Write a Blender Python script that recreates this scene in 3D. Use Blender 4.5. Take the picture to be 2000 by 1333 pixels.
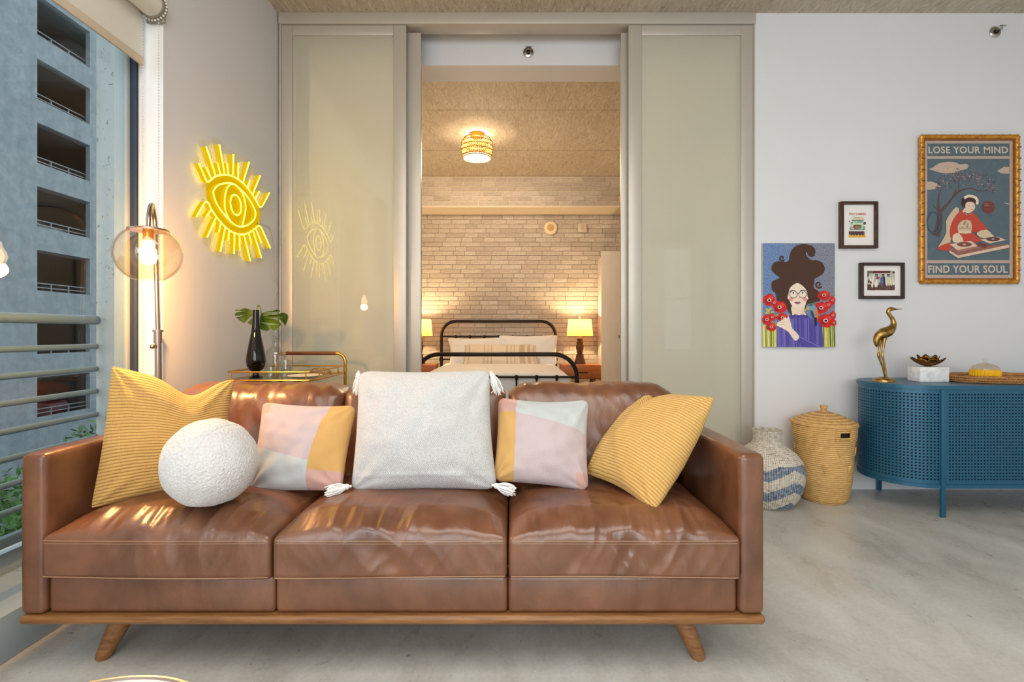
import bpy, bmesh, math, random
from mathutils import Vector, Matrix, noise
from mathutils.geometry import tessellate_polygon
random.seed(7)
PI = math.pi
for o in list(bpy.data.objects): bpy.data.objects.remove(o)
SC = bpy.context.scene
COL = SC.collection

# ------------------------------------------------------------------ camera, world, lights, exposure
H = 1.01                       # camera height
cam = bpy.data.cameras.new('camera'); cam.lens = 18; cam.sensor_width = 36; cam.shift_y = -0.00825
cam.clip_start = 0.05; cam.clip_end = 400
CAM = bpy.data.objects.new('camera', cam); COL.objects.link(CAM)
CAM.location = (0, 0, H); CAM.rotation_euler = (PI/2, 0, 0)
SC.camera = CAM
w = bpy.data.worlds.new('world'); SC.world = w; w.use_nodes = True
bg = w.node_tree.nodes['Background']; bg.inputs[0].default_value = (0.82, 0.91, 1.0, 1); bg.inputs[1].default_value = 1.5
SC.view_settings.view_transform = 'Standard'; SC.view_settings.look = 'None'
SC.view_settings.gamma = 1; SC.view_settings.use_curve_mapping = False
SC.view_settings.exposure = 0.0
cy = SC.cycles
cy.use_denoising = True
cy.max_bounces = 10; cy.diffuse_bounces = 4; cy.glossy_bounces = 4; cy.transmission_bounces = 8; cy.transparent_max_bounces = 16
cy.sample_clamp_indirect = 4; cy.caustics_reflective = False; cy.caustics_refractive = False

def area(name, loc, rot, sx, sy, power, color, portal=False):
    l = bpy.data.lights.new(name, 'AREA'); l.shape = 'RECTANGLE'; l.size = sx; l.size_y = sy
    l.energy = power; l.color = color
    if portal: l.cycles.is_portal = True
    o = bpy.data.objects.new(name, l); COL.objects.link(o); o.location = loc; o.rotation_euler = rot
    return o
def point(name, loc, power, color, r=0.03):
    l = bpy.data.lights.new(name, 'POINT'); l.energy = power; l.color = color; l.shadow_soft_size = r
    o = bpy.data.objects.new(name, l); COL.objects.link(o); o.location = loc
    return o
# side window daylight, plus unseen rear and ceiling lamps added to brighten the room
area('daylight_rear_fill', (0.35, -4.40, 1.75), (PI/2, 0, 0), 3.6, 2.3, 112, (0.90, 0.96, 1.0))  # added area lamp behind the camera, sited clear of the pane reflections
area('daylight_side_window', (-1.52, -1.4, 1.35), (0, -PI/2, 0), 2.1, 2.2, 105, (0.86, 0.94, 1.0))
area('ceiling_fill_panel', (0.05, 0.0, 3.04), (0, 0, 0), 2.2, 2.4, 66, (1.0, 0.965, 0.92))  # added soft panel lighting the sofa from above, no fixture known

# ------------------------------------------------------------------ helpers
def lin(c):
    out = []
    for v in c[:3]:
        v = v/255.0
        out.append(v/12.92 if v <= 0.04045 else ((v+0.055)/1.055)**2.4)
    return (*out, 1.0)
def at(x, y, Y): return Vector(((x-1000)/1000*Y, Y, H+(650-y)/1000*Y))

MATS = {}
class N:                                                   # small node-building helper
    def __init__(s, name):
        s.m = bpy.data.materials.new(name); s.m.use_nodes = True
        s.t = s.m.node_tree; s.t.nodes.clear()
        s.out = s.t.nodes.new('ShaderNodeOutputMaterial')
    def n(s, typ, **kw):
        nd = s.t.nodes.new('ShaderNode'+typ)
        for k, v in kw.items():
            if k.startswith('i_'):
                key = k[2:]; key = int(key) if key.isdigit() else key.replace('_', ' ')
                s.set(nd.inputs[key], v)
            else: setattr(nd, k, v)
        return nd
    def set(s, sock, v):
        if isinstance(v, bpy.types.NodeSocket): s.t.links.new(v, sock)
        elif isinstance(v, bpy.types.Node): s.t.links.new(v.outputs[0], sock)
        else: sock.default_value = v
    def math(s, op, a, b=0.0, c=None):
        nd = s.n('Math', operation=op); s.set(nd.inputs[0], a); s.set(nd.inputs[1], b)
        if c is not None: s.set(nd.inputs[2], c)
        return nd.outputs[0]
    def mix(s, f, a, b, blend='MIX'):
        nd = s.n('Mix', data_type='RGBA', blend_type=blend)
        s.set(nd.inputs[0], f); s.set(nd.inputs[6], a); s.set(nd.inputs[7], b)
        return nd.outputs[2]
    def ramp(s, f, stops):
        nd = s.n('ValToRGB'); s.set(nd.inputs[0], f)
        e = nd.color_ramp.elements
        while len(e) < len(stops): e.new(0.5)
        for el, (p, c) in zip(e, stops): el.position = p; el.color = c
        return nd.outputs[0]
    def coord(s, kind='Object', scale=(1, 1, 1)):
        tc = s.n('TexCoord'); mp = s.n('Mapping'); s.t.links.new(tc.outputs[kind], mp.inputs[0]); mp.inputs['Scale'].default_value = scale
        return mp.outputs[0]
    def noise(s, vec, scale, detail=4, rough=0.55, dist=0.0):
        nd = s.n('TexNoise'); s.set(nd.inputs['Vector'], vec); nd.inputs['Scale'].default_value = scale
        nd.inputs['Detail'].default_value = detail; nd.inputs['Roughness'].default_value = rough; nd.inputs['Distortion'].default_value = dist
        return nd.outputs[0]
    def bump(s, h, strength, dist=0.01):
        nd = s.n('Bump'); s.set(nd.inputs['Height'], h); nd.inputs['Strength'].default_value = strength; nd.inputs['Distance'].default_value = dist
        return nd.outputs[0]
    def bsdf(s, color, rough=0.5, metal=0.0, normal=None, **kw):
        p = s.n('BsdfPrincipled'); s.set(p.inputs['Base Color'], color); s.set(p.inputs['Roughness'], rough); s.set(p.inputs['Metallic'], metal)
        if normal is not None: s.set(p.inputs['Normal'], normal)
        for k, v in kw.items(): s.set(p.inputs[k.replace('_', ' ')], v)
        return p
    def done(s, shader):
        s.t.links.new(shader if isinstance(shader, bpy.types.NodeSocket) else shader.outputs[0], s.out.inputs[0]); return s.m

def plain(name, c, rough=0.5, metal=0.0, vary=0.06, scale=8, bump=0.0, bscale=120, **kw):
    if name in MATS: return MATS[name]
    b = N(name); v = b.coord()
    n = b.noise(v, scale)
    c = lin(c)
    dark = tuple(x*(1-vary) for x in c[:3])+(1,); light = tuple(min(1, x*(1+vary)) for x in c[:3])+(1,)
    col = b.ramp(n, [(0.3, dark), (0.7, light)])
    nm = b.bump(b.noise(v, bscale, 3), bump, 0.004) if bump else None
    MATS[name] = b.done(b.bsdf(col, rough, metal, nm, **kw)); return MATS[name]
def emit(name, c, strength):
    if name in MATS: return MATS[name]
    b = N(name); e = b.n('Emission'); e.inputs[0].default_value = c if len(c) == 4 else (*c, 1); e.inputs[1].default_value = strength
    MATS[name] = b.done(e); return MATS[name]
def clear_glass(name, tint=(1, 1, 1), refl=0.06, edge=0.5, rough=0.0):
    """thin clear glass: see-through, mirror-like at grazing angles"""
    if name in MATS: return MATS[name]
    b = N(name)
    lw = b.n('LayerWeight'); lw.inputs[0].default_value = 0.5
    f = b.math('ADD', b.math('MULTIPLY', b.math('POWER', lw.outputs['Facing'], 4.0), edge), refl)
    tr = b.n('BsdfTransparent'); tr.inputs[0].default_value = (*tint, 1)
    gl = b.n('BsdfGlossy'); gl.inputs['Roughness'].default_value = rough
    mx = b.n('MixShader'); b.set(mx.inputs[0], f); b.t.links.new(tr.outputs[0], mx.inputs[1]); b.t.links.new(gl.outputs[0], mx.inputs[2])
    MATS[name] = b.done(mx); return MATS[name]

class MB:
    def __init__(s): s.v = []; s.f = []; s.m = []; s.uv = None; s.smooth = True
    def add(s, verts, faces, m=0):
        o = len(s.v); s.v += [Vector(p) for p in verts]
        s.f += [tuple(i+o for i in f) for f in faces]; s.m += [m]*len(faces)
    def box(s, a, b, bev=0.0, m=0, seg=2):
        x0, y0, z0 = [min(p, q) for p, q in zip(a, b)]; x1, y1, z1 = [max(p, q) for p, q in zip(a, b)]
        if bev <= 0:
            s.add([(x0,y0,z0),(x1,y0,z0),(x1,y1,z0),(x0,y1,z0),(x0,y0,z1),(x1,y0,z1),(x1,y1,z1),(x0,y1,z1)],
                  [(0,3,2,1),(4,5,6,7),(0,1,5,4),(1,2,6,5),(2,3,7,6),(3,0,4,7)], m); return s
        bm = bmesh.new(); bmesh.ops.create_cube(bm, size=1)
        for v in bm.verts: v.co = Vector(((x0+x1)/2+v.co.x*(x1-x0), (y0+y1)/2+v.co.y*(y1-y0), (z0+z1)/2+v.co.z*(z1-z0)))
        bmesh.ops.bevel(bm, geom=bm.edges[:], offset=min(bev, 0.49*min(x1-x0, y1-y0, z1-z0)), segments=seg, affect='EDGES', profile=0.5)
        s.bm(bm, m); return s
    def bm(s, bm, m=0):
        bm.verts.index_update(); s.add([v.co.copy() for v in bm.verts], [[v.index for v in f.verts] for f in bm.faces], m); bm.free()
    def tube(s, pts, r, seg=8, closed=False, m=0, flat=None):
        pts = [Vector(p) for p in pts]; n = len(pts)
        rr = r if isinstance(r, (list, tuple)) else [r]*n
        tang = []
        for i in range(n):
            a = pts[(i-1) % n] if (closed or i > 0) else pts[i]; b = pts[(i+1) % n] if (closed or i < n-1) else pts[i]
            t = (b-a); tang.append(t.normalized() if t.length > 1e-9 else Vector((0, 0, 1)))
        up = Vector((0, 0, 1)) if abs(tang[0].z) < 0.9 else Vector((1, 0, 0))
        nrm = (up - tang[0]*up.dot(tang[0])).normalized()
        V = []; F = []
        for i in range(n):
            if i: nrm = nrm - tang[i]*nrm.dot(tang[i]); nrm = nrm.normalized() if nrm.length > 1e-6 else up
            bn = tang[i].cross(nrm)
            for k in range(seg):
                a = 2*PI*k/seg
                V.append(pts[i] + (nrm*math.cos(a) + bn*math.sin(a))*rr[i])
        rng = n if closed else n-1
        for i in range(rng):
            j = (i+1) % n
            for k in range(seg):
                l = (k+1) % seg
                F.append((i*seg+k, i*seg+l, j*seg+l, j*seg+k))
        if not closed:
            F.append(tuple(range(seg-1, -1, -1))); F.append(tuple((n-1)*seg+k for k in range(seg)))
        s.add(V, F, m); return s
    def lathe(s, prof, c=(0, 0, 0), seg=32, m=0, uv=False, skip=None, squash=1.0):
        c = Vector(c); n = len(prof); V = []; F = []; base = len(s.v)
        for (r, z) in prof:
            for k in range(seg):
                a = 2*PI*k/seg; V.append(c+Vector((r*math.cos(a), r*math.sin(a)*squash, z)))
        for i in range(n-1):
            for k in range(seg):
                if skip and skip(i, k): continue
                l = (k+1) % seg; F.append((i*seg+k, i*seg+l, (i+1)*seg+l, (i+1)*seg+k))
        s.add(V, F, m)
        if uv:
            s.uvf = s.uvf if hasattr(s, 'uvf') else {}
            s.lat = (seg, n, base)
        return s
    def ball(s, c, r, seg=16, rings=10, m=0):
        r = r if isinstance(r, (tuple, list)) else (r, r, r); c = Vector(c)
        V = [c+Vector((0, 0, -r[2]))]; F = []
        for i in range(1, rings):
            t = PI*i/rings
            for k in range(seg):
                a = 2*PI*k/seg; V.append(c+Vector((r[0]*math.sin(t)*math.cos(a), r[1]*math.sin(t)*math.sin(a), -r[2]*math.cos(t))))
        V.append(c+Vector((0, 0, r[2]))); L = len(V)-1
        for k in range(seg):
            l = (k+1) % seg
            F.append((0, 1+l, 1+k)); F.append((L, 1+(rings-2)*seg+k, 1+(rings-2)*seg+l))
            for i in range(rings-2): F.append((1+i*seg+k, 1+i*seg+l, 1+(i+1)*seg+l, 1+(i+1)*seg+k))
        s.add(V, F, m); return s
    def prism(s, poly, ext, m=0):
        """closed polygon of 3-D points pushed along ext"""
        poly = [Vector(p) for p in poly]; n = len(poly); ext = Vector(ext)
        tris = tessellate_polygon([poly])
        s.add(poly+[p+ext for p in poly], [tuple(t) for t in tris]+[tuple(i+n for i in reversed(t)) for t in tris]+[(i, (i+1) % n, n+(i+1) % n, n+i) for i in range(n)], m); return s
    def tri_poly(s, poly, m=0):
        poly = [Vector(p) for p in poly]
        s.add(poly, [tuple(t) for t in tessellate_polygon([poly])], m); return s

OFF = {}
def mesh_obj(name, mb, mats, origin, sharp=40, weld=False, uvs=None):
    me = bpy.data.meshes.new(name)
    me.from_pydata([tuple(p-origin) for p in mb.v], [], mb.f)
    mats = mats if isinstance(mats, (list, tuple)) else [mats]
    for m_ in mats: me.materials.append(m_)
    if len(mats) > 1: me.polygons.foreach_set('material_index', mb.m)
    if mb.uv:
        ul = me.uv_layers.new(name='UVMap')
        for lp in me.loops: ul.data[lp.index].uv = mb.uv[lp.vertex_index]
    if weld or True:
        bm = bmesh.new(); bm.from_mesh(me)
        if weld: bmesh.ops.remove_doubles(bm, verts=bm.verts[:], dist=weld)
        bmesh.ops.recalc_face_normals(bm, faces=bm.faces[:])
        bm.to_mesh(me); bm.free()
    if mb.smooth:
        me.shade_smooth()
        if sharp: me.set_sharp_from_angle(angle=math.radians(sharp))
    me.update()
    o = bpy.data.objects.new(name, me); COL.objects.link(o); return o
def thing(name, label, cat, loc, group=None):
    o = bpy.data.objects.new(name, None); o.empty_display_size = 0.05; COL.objects.link(o); o.location = loc
    o['label'] = label; o['category'] = cat
    if group: o['group'] = group
    OFF[o] = Vector(loc); return o
def part(name, mb, mats, parent, label=None, stuff=False, **kw):
    o = mesh_obj(name, mb, mats, OFF[parent], **kw); o.parent = parent; OFF[o] = OFF[parent]
    if label: o['label'] = label
    if stuff: o['kind'] = 'stuff'
    return o
def solo(name, mb, mats, label, cat, group=None, **kw):
    lo = Vector((min(p.x for p in mb.v)+max(p.x for p in mb.v), min(p.y for p in mb.v)+max(p.y for p in mb.v), 2*min(p.z for p in mb.v)))/2
    o = mesh_obj(name, mb, mats, lo, **kw); o.location = lo; OFF[o] = lo
    o['label'] = label; o['category'] = cat
    if group: o['group'] = group
    return o
def struct(name, mb, mats, label=None, **kw):
    o = mesh_obj(name, mb, mats, Vector((0, 0, 0)), **kw); o['kind'] = 'structure'; OFF[o] = Vector((0, 0, 0))
    if label: o['label'] = label
    return o
def copy_tree(root, loc, label, rotz=0.0, parent=None):
    def cp(o, par):
        c = o.copy(); COL.objects.link(c)
        if par is not None: c.parent = par
        for ch in list(o.children): cp(ch, c)
        return c
    r = cp(root, None); r.location = loc; r.rotation_euler = (0, 0, rotz); r['label'] = label; return r
def smooth_path(pts, sub=6, closed=False):
    pts = [Vector(p) for p in pts]; n = len(pts); out = []
    for i in range(n if closed else n-1):
        p0 = pts[(i-1) % n] if (closed or i > 0) else pts[i]; p1 = pts[i]; p2 = pts[(i+1) % n]; p3 = pts[(i+2) % n] if (closed or i < n-2) else p2
        for k in range(sub):
            t = k/sub
            out.append(0.5*((2*p1)+(p2-p0)*t+(2*p0-5*p1+4*p2-p3)*t*t+(3*p1-p0-3*p2+p3)*t**3))
    if not closed: out.append(pts[-1])
    return out
def lerp(a, b, t): return a+(b-a)*t
def interp(tab, x):
    for (a, b), (c, d) in zip(tab, tab[1:]):
        if x <= c: return b+(d-b)*(x-a)/(c-a) if c > a else d
    return tab[-1][1]

# ------------------------------------------------------------------ surface materials
def m_concrete_floor():
    b = N('polished_concrete'); v = b.coord()
    vs = b.coord('Object', (1.0, 0.55, 1)) 
    big = b.noise(vs, 1.5, 7, 0.62, 0.3); mid = b.noise(vs, 5.0, 8, 0.66, 0.35); fine = b.noise(v, 70, 4, 0.6)
    c = b.ramp(big, [(0.30, lin((166, 162, 151))), (0.5, lin((200, 198, 191))), (0.72, lin((222, 222, 217)))])
    c = b.mix(0.4, c, b.ramp(mid, [(0.3, lin((146, 141, 130))), (0.5, lin((200, 198, 191))), (0.7, lin((230, 231, 227)))]))
    c = b.mix(0.16, c, b.ramp(fine, [(0.35, lin((110, 105, 96))), (0.65, lin((196, 194, 188)))]))
    spots = b.ramp(b.noise(v, 26, 3, 0.5), [(0.70, (0, 0, 0, 1)), (0.74, (1, 1, 1, 1))])
    c = b.mix(b.math('MULTIPLY', spots, 0.5), c, lin((70, 66, 60)))
    r = b.ramp(mid, [(0.3, (0.22,)*3+(1,)), (0.7, (0.42,)*3+(1,))])
    return b.done(b.bsdf(c, r, 0, b.bump(mid, 0.06, 0.01)))
def m_raw_ceiling():
    b = N('board_marked_concrete'); v = b.coord('Object', (1, 1, 1))
    st = b.noise(b.coord('Object', (5.0, 1.1, 1)), 7, 8, 0.72, 1.4); big = b.noise(v, 1.2, 5, 0.6, 0.4); fn = b.noise(b.coord('Object', (3, 1, 1)), 40, 4, 0.7)
    c = b.ramp(st, [(0.32, lin((122, 108, 88))), (0.44, lin((186, 172, 150))), (0.56, lin((208, 197, 178))), (0.70, lin((240, 233, 220)))])
    c = b.mix(0.3, c, b.ramp(big, [(0.3, lin((162, 147, 122))), (0.7, lin((226, 218, 202)))]))
    c = b.mix(0.25, c, b.ramp(fn, [(0.3, lin((116, 100, 82))), (0.7, lin((214, 202, 182)))]))
    sx = b.n('SeparateXYZ'); b.set(sx.inputs[0], v)
    joint = b.math('LESS_THAN', b.math('ABSOLUTE', b.math('SUBTRACT', b.math('FRACT', b.math('MULTIPLY', sx.outputs[1], 0.95)), 0.5)), 0.006)
    c = b.mix(b.math('MULTIPLY', joint, 0.5), c, lin((86, 74, 60)))
    return b.done(b.bsdf(c, 0.85, 0, b.bump(st, 0.35, 0.01)))
def m_leather():
    b = N('brown_leather'); v = b.coord()
    big = b.noise(v, 5, 4, 0.5, 0.3); mid = b.noise(b.coord('Object', (1.3, 1, 0.8)), 13, 2, 0.45); pores = b.n('TexVoronoi'); b.set(pores.inputs['Vector'], v); pores.inputs['Scale'].default_value = 420
    c = b.ramp(big, [(0.28, lin((84, 49, 30))), (0.5, lin((112, 68, 42))), (0.74, lin((138, 88, 58)))])
    c = b.mix(0.35, c, b.ramp(mid, [(0.3, lin((86, 53, 35))), (0.7, lin((134, 89, 62)))]))
    r = b.ramp(mid, [(0.2, (0.27,)*3+(1,)), (0.8, (0.38,)*3+(1,))])
    w1 = b.noise(b.coord('Object', (1.5, 1, 0.8)), 9, 3, 0.5, 0.6); w2 = b.noise(b.coord('Object', (1.3, 1, 0.7)), 24, 3, 0.5, 0.8)
    h = b.math('ADD', b.math('MULTIPLY', pores.outputs[0], 0.04), b.math('ADD', b.math('MULTIPLY', w1, 1.3), b.math('MULTIPLY', w2, 0.5)))
    return b.done(b.bsdf(c, r, 0, b.bump(h, 0.30, 0.008), Specular_IOR_Level=0.7, Coat_Weight=0.22, Coat_Roughness=0.22))
def m_wood(name, c1, c2, sc=(1, 12, 12), rough=0.4):
    b = N(name); v = b.coord('Object', sc); n = b.noise(v, 5, 6, 0.6, 1.2)
    return b.done(b.bsdf(b.ramp(n, [(0.3, lin(c1)), (0.7, lin(c2))]), rough, 0, b.bump(n, 0.08, 0.003)))
def m_weave(name, c1, c2, su, sv, rough=0.95, bump=0.5):
    """woven cloth from the UV map"""
    b = N(name); uv = b.n('TexCoord').outputs['UV']; sx = b.n('SeparateXYZ'); b.set(sx.inputs[0], uv)
    a = b.math('SINE', b.math('MULTIPLY', sx.outputs[0], su)); c = b.math('SINE', b.math('MULTIPLY', sx.outputs[1], sv))
    h = b.math('MULTIPLY', a, c); n = b.noise(b.coord(), 40, 5, 0.7); n2 = b.noise(b.coord(), 260, 2)
    col = b.ramp(b.math('ADD', b.math('MULTIPLY', h, 0.22), b.math('ADD', b.math('MULTIPLY', n, 0.2), b.math('MULTIPLY', n2, 0.8))), [(0.3, lin(c1)), (0.7, lin(c2))])
    return b.done(b.bsdf(col, rough, 0, b.bump(b.math('ADD', h, n2), bump, 0.0025), Sheen_Weight=0.2))
def m_corduroy():
    b = N('mustard_corduroy'); uv = b.n('TexCoord').outputs['UV']; sx = b.n('SeparateXYZ'); b.set(sx.inputs[0], uv)
    wob = b.math('MULTIPLY', b.noise(b.coord('UV', (1, 1, 1)), 5, 3), 0.02)
    rib = b.math('ABSOLUTE', b.math('SINE', b.math('MULTIPLY', b.math('ADD', sx.outputs[1], wob), 42*PI)))
    rib = b.math('POWER', rib, 0.45)
    cross = b.noise(b.coord('UV', (34, 3, 1)), 4, 4, 0.7)
    col = b.mix(cross, lin((196, 145, 70)), lin((230, 190, 118)))
    col = b.mix(b.math('MULTIPLY', b.math('SUBTRACT', 1.0, rib), 0.85), col, lin((140, 92, 30)))
    fz = b.noise(b.coord(), 300, 2)
    return b.done(b.bsdf(col, 0.9, 0, b.bump(b.math('ADD', rib, b.math('MULTIPLY', b.math('ADD', fz, cross), 0.25)), 0.7, 0.004), Sheen_Weight=0.45, Sheen_Tint=lin((250, 220, 150))))
def m_blocks(name, left):
    """colour-blocked knit: dusty rose, pale grey, mustard and pink areas sewn together"""
    b = N(name); uv = b.n('TexCoord').outputs['UV']; sx = b.n('SeparateXYZ'); b.set(sx.inputs[0], uv); u, v = sx.outputs[0], sx.outputs[1]
    if not left: u = b.math('SUBTRACT', 1.0, u); v = b.math('SUBTRACT', 1.0, v)
    n = b.noise(b.coord('UV', (1, 1.4, 1)), 150, 3, 0.7)
    def tone(c, d=14): return b.ramp(n, [(0.3, lin([max(0, x-d) for x in c])), (0.7, lin([min(255, x+d) for x in c]))])
    rose = tone((190, 172, 172), 20); grey = tone((188, 191, 190), 10); mus = tone((206, 160, 94), 10); pink = tone((200, 158, 146), 10)
    gb = b.math('LESS_THAN', v, b.math('SUBTRACT', 0.47 if left else 0.42, b.math('MULTIPLY', u, 0.26)))
    c = b.mix(gb, rose, grey)
    yb = b.math('GREATER_THAN', u, b.math('ADD', 0.66 if left else 0.80, b.math('MULTIPLY', v, 0.10 if left else -0.02)))
    c = b.mix(yb, c, mus)
    pb = b.math('MULTIPLY', b.math('GREATER_THAN', u, b.math('ADD', 0.66 if left else 0.78, b.math('MULTIPLY', v, 0.1))), b.math('LESS_THAN', v, 0.20))
    c = b.mix(pb, c, pink)
    c = b.mix(b.math('MULTIPLY', b.math('LESS_THAN', u, 0.13), b.math('GREATER_THAN', v, 0.84)), c, pink)
    return b.done(b.bsdf(c, 0.92, 0, b.bump(n, 0.25, 0.002), Sheen_Weight=0.2))
def m_frosted():
    """etched pane: blurred view and scattered light through it, polished front"""
    b = N('frosted_glass'); tint = (0.93, 0.96, 0.90, 1)
    rf = b.n('BsdfRefraction'); rf.inputs['Color'].default_value = tint; rf.inputs['Roughness'].default_value = 0.2; rf.inputs['IOR'].default_value = 1.12
    tl_ = b.n('BsdfTranslucent'); tl_.inputs[0].default_value = tint
    df = b.n('BsdfDiffuse'); df.inputs[0].default_value = lin((238, 234, 214))
    m1_ = b.n('MixShader'); m1_.inputs[0].default_value = 0.38; b.t.links.new(rf.outputs[0], m1_.inputs[1]); b.t.links.new(tl_.outputs[0], m1_.inputs[2])
    m2_ = b.n('MixShader'); m2_.inputs[0].default_value = 0.52; b.t.links.new(m1_.outputs[0], m2_.inputs[1]); b.t.links.new(df.outputs[0], m2_.inputs[2])
    gl = b.n('BsdfGlossy'); gl.inputs['Roughness'].default_value = 0.0
    fr = b.n('Fresnel'); fr.inputs[0].default_value = 1.5
    mx = b.n('MixShader'); b.t.links.new(fr.outputs[0], mx.inputs[0]); b.t.links.new(m2_.outputs[0], mx.inputs[1]); b.t.links.new(gl.outputs[0], mx.inputs[2])
    return b.done(mx)
def m_bricks():
    b = N('whitewashed_brick'); v = b.coord('Object', (1, 1, 2.4)); oi = b.n('ObjectInfo'); geo = b.n('NewGeometry')
    n = b.noise(v, 22, 6, 0.7, 0.5)
    r = b.math('FRACT', b.math('ADD', oi.outputs['Random'], geo.outputs['Random Per Island']))
    c = b.ramp(b.math('ADD', b.math('MULTIPLY', n, 0.78), b.math('MULTIPLY', r, 0.22)), [(0.25, lin((176, 164, 152))), (0.5, lin((198, 187, 176))), (0.75, lin((222, 214, 204)))])
    return b.done(b.bsdf(c, 0.9, 0, b.bump(n, 0.3, 0.004)))
def m_rattan(name, c1, c2, ku, kv, rough=0.7):
    b = N(name); v = b.coord(); sx = b.n('SeparateXYZ'); b.set(sx.inputs[0], v)
    z = b.math('SINE', b.math('MULTIPLY', sx.outputs[2], kv)); n = b.noise(b.coord('Object', (6, 6, 30)), 6, 4, 0.7)
    c = b.ramp(b.math('ADD', b.math('MULTIPLY', z, 0.18), n), [(0.25, lin(c1)), (0.65, lin(c2))])
    return b.done(b.bsdf(c, rough, 0, b.bump(b.math('ADD', z, n), 0.4, 0.004)))
def m_plaster(name, c, sc=1.5):
    b = N(name); v = b.coord(); n = b.noise(v, sc, 4); f = b.noise(v, 90, 3)
    c = lin(c); col = b.ramp(n, [(0.3, tuple(x*0.965 for x in c[:3])+(1,)), (0.7, c)])
    return b.done(b.bsdf(col, 0.7, 0, b.bump(f, 0.04, 0.003)))
def m_rough_concrete(name, c1, c2, c3):
    b = N(name); v = b.coord(); n = b.noise(v, 2.2, 6, 0.65, 0.4); p = b.noise(v, 34, 4, 0.65, 0.8)
    st = b.noise(b.coord('Object', (1.5, 1.5, 0.15)), 1.5, 4)
    c = b.ramp(n, [(0.3, lin(c1)), (0.7, lin(c2))]); c = b.mix(b.ramp(p, [(0.62, (0, 0, 0, 1)), (0.7, (1, 1, 1, 1))]), c, lin(c3))
    c = b.mix(b.math('MULTIPLY', b.ramp(st, [(0.45, (0, 0, 0, 1)), (0.75, (1, 1, 1, 1))]), 0.35), c, lin(c3))
    return b.done(b.bsdf(c, 0.85, 0, b.bump(p, 0.3, 0.01)))

WHITE = m_plaster('white_wall_paint', (226, 225, 226)); LEATHER = m_leather(); FLOOR = m_concrete_floor(); RAW = m_raw_ceiling()
FROST = m_frosted(); ALU = plain('satin_aluminium', (196, 189, 177), 0.38, 0.25, 0.02)
WALNUT = m_wood('oiled_walnut', (108, 68, 36), (156, 108, 62)); GOLD = plain('brushed_gold', (212, 160, 74), 0.28, 1.0, 0.05)
BLACKMETAL = plain('black_bed_metal', (34, 26, 22), 0.38, 0.4, 0.05); STEEL = plain('brushed_nickel', (168, 150, 136), 0.3, 1.0, 0.04)

# ================================================================== THE SETTING
CEIL = 3.07; YD = 3.30
mb = MB(); mb.smooth = False; mb.box((-1.75, -4.6, -0.12), (4.4, 7.35, 0)); struct('floor', mb, FLOOR, 'polished grey concrete floor with trowel marks and stains')
mb = MB(); mb.smooth = False; mb.box((-1.75, -4.6, CEIL), (4.4, 7.35, CEIL+0.2)); struct('ceiling', mb, RAW, 'raw board marked concrete ceiling')
GZ = 2.55                                            # head of the windows
mb = MB(); mb.smooth = False
mb.box((-1.69, 2.22, 0), (-1.51, 3.40, CEIL)); mb.box((-1.75, -4.6, GZ), (-1.51, 2.22, CEIL))
PIERS = [(1.08, 1.42), (0.12, 0.44), (-0.95, -0.62), (-2.05, -1.72), (-3.15, -2.82), (-4.6, -3.9)]
for a, b_ in PIERS: mb.box((-1.75, a, 0), (-1.51, b_, GZ))
struct('wall_left', mb, WHITE, 'white window wall carrying the neon eye')
mb = MB(); mb.smooth = False; mb.box((1.5675, YD, 0), (4.4, YD+0.18, CEIL)); struct('wall_back', mb, WHITE, 'white wall hung with pictures')
mb = MB(); mb.smooth = False; mb.box((4.25, -4.6, 0), (4.4, YD, CEIL)); struct('wall_right', mb, WHITE)
mb = MB(); mb.smooth = False                          # wall behind the camera, pierced by windows
RW = [(-1.5, 2.2), (3.25, 3.95)]  # wide opening added to go with the rear area lamp
mb.box((-1.75, -4.6, 0), (RW[0][0], -4.45, CEIL)); mb.box((RW[0][1], -4.6, 0), (RW[1][0], -4.45, CEIL)); mb.box((RW[1][1], -4.6, 0), (4.4, -4.45, CEIL))
for a, b_ in RW: mb.box((a, -4.6, 0), (b_, -4.45, 0.6)); mb.box((a, -4.6, 2.9), (b_, -4.45, CEIL))
struct('wall_front', mb, WHITE)
# bedroom shell
mb = MB(); mb.smooth = False; mb.box((-1.75, 3.40, 0), (-1.63, 7.35, CEIL)); struct('wall_bedroom_left', mb, WHITE)
mb = MB(); mb.smooth = False; mb.box((2.25, 3.48, 0), (2.4, 7.35, CEIL)); struct('wall_bedroom_right', mb, WHITE)
MORTAR = m_plaster('brick_joint', (176, 166, 156)); BRICK = m_bricks()
YB = 7.19
mb = MB(); mb.smooth = False; mb.box((-1.63, YB, 0), (2.25, 7.35, CEIL)); wb = struct('wall_bedroom_back', mb, MORTAR, 'whitewashed brick wall behind the bed')
mb = MB(); mb.smooth = False; mb.box((-1.63, 6.76, 2.665), (2.25, YB, CEIL)); bm_ = struct('trim_bedroom_beam', mb, m_plaster('lamplit_beam_facing', (236, 222, 200)), 'brick faced beam across the top of the bedroom wall')  # beam tone lightened: lamplight on its underside put into the colour
def brick_meshes():
    out = []
    for L in (0.15, 0.19, 0.22, 0.25, 0.28):
        b = MB(); b.smooth = False; h = 0.0575
        b.add([(0.002, 0.004, 0.002), (L-0.002, 0.004, 0.002), (L-0.002, 0.004, h-0.002), (0.002, 0.004, h-0.002), (0, 0.013, 0), (L, 0.013, 0), (L, 0.013, h), (0, 0.013, h)],
              [(0, 1, 2, 3), (0, 4, 5, 1), (1, 5, 6, 2), (2, 6, 7, 3), (3, 7, 4, 0)])
        me = bpy.data.meshes.new('brick'); me.from_pydata([tuple(p) for p in b.v], [], b.f); me.materials.append(BRICK); out.append((L, me, b))
    return out
BM = brick_meshes(); rb = random.Random(3)
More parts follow.
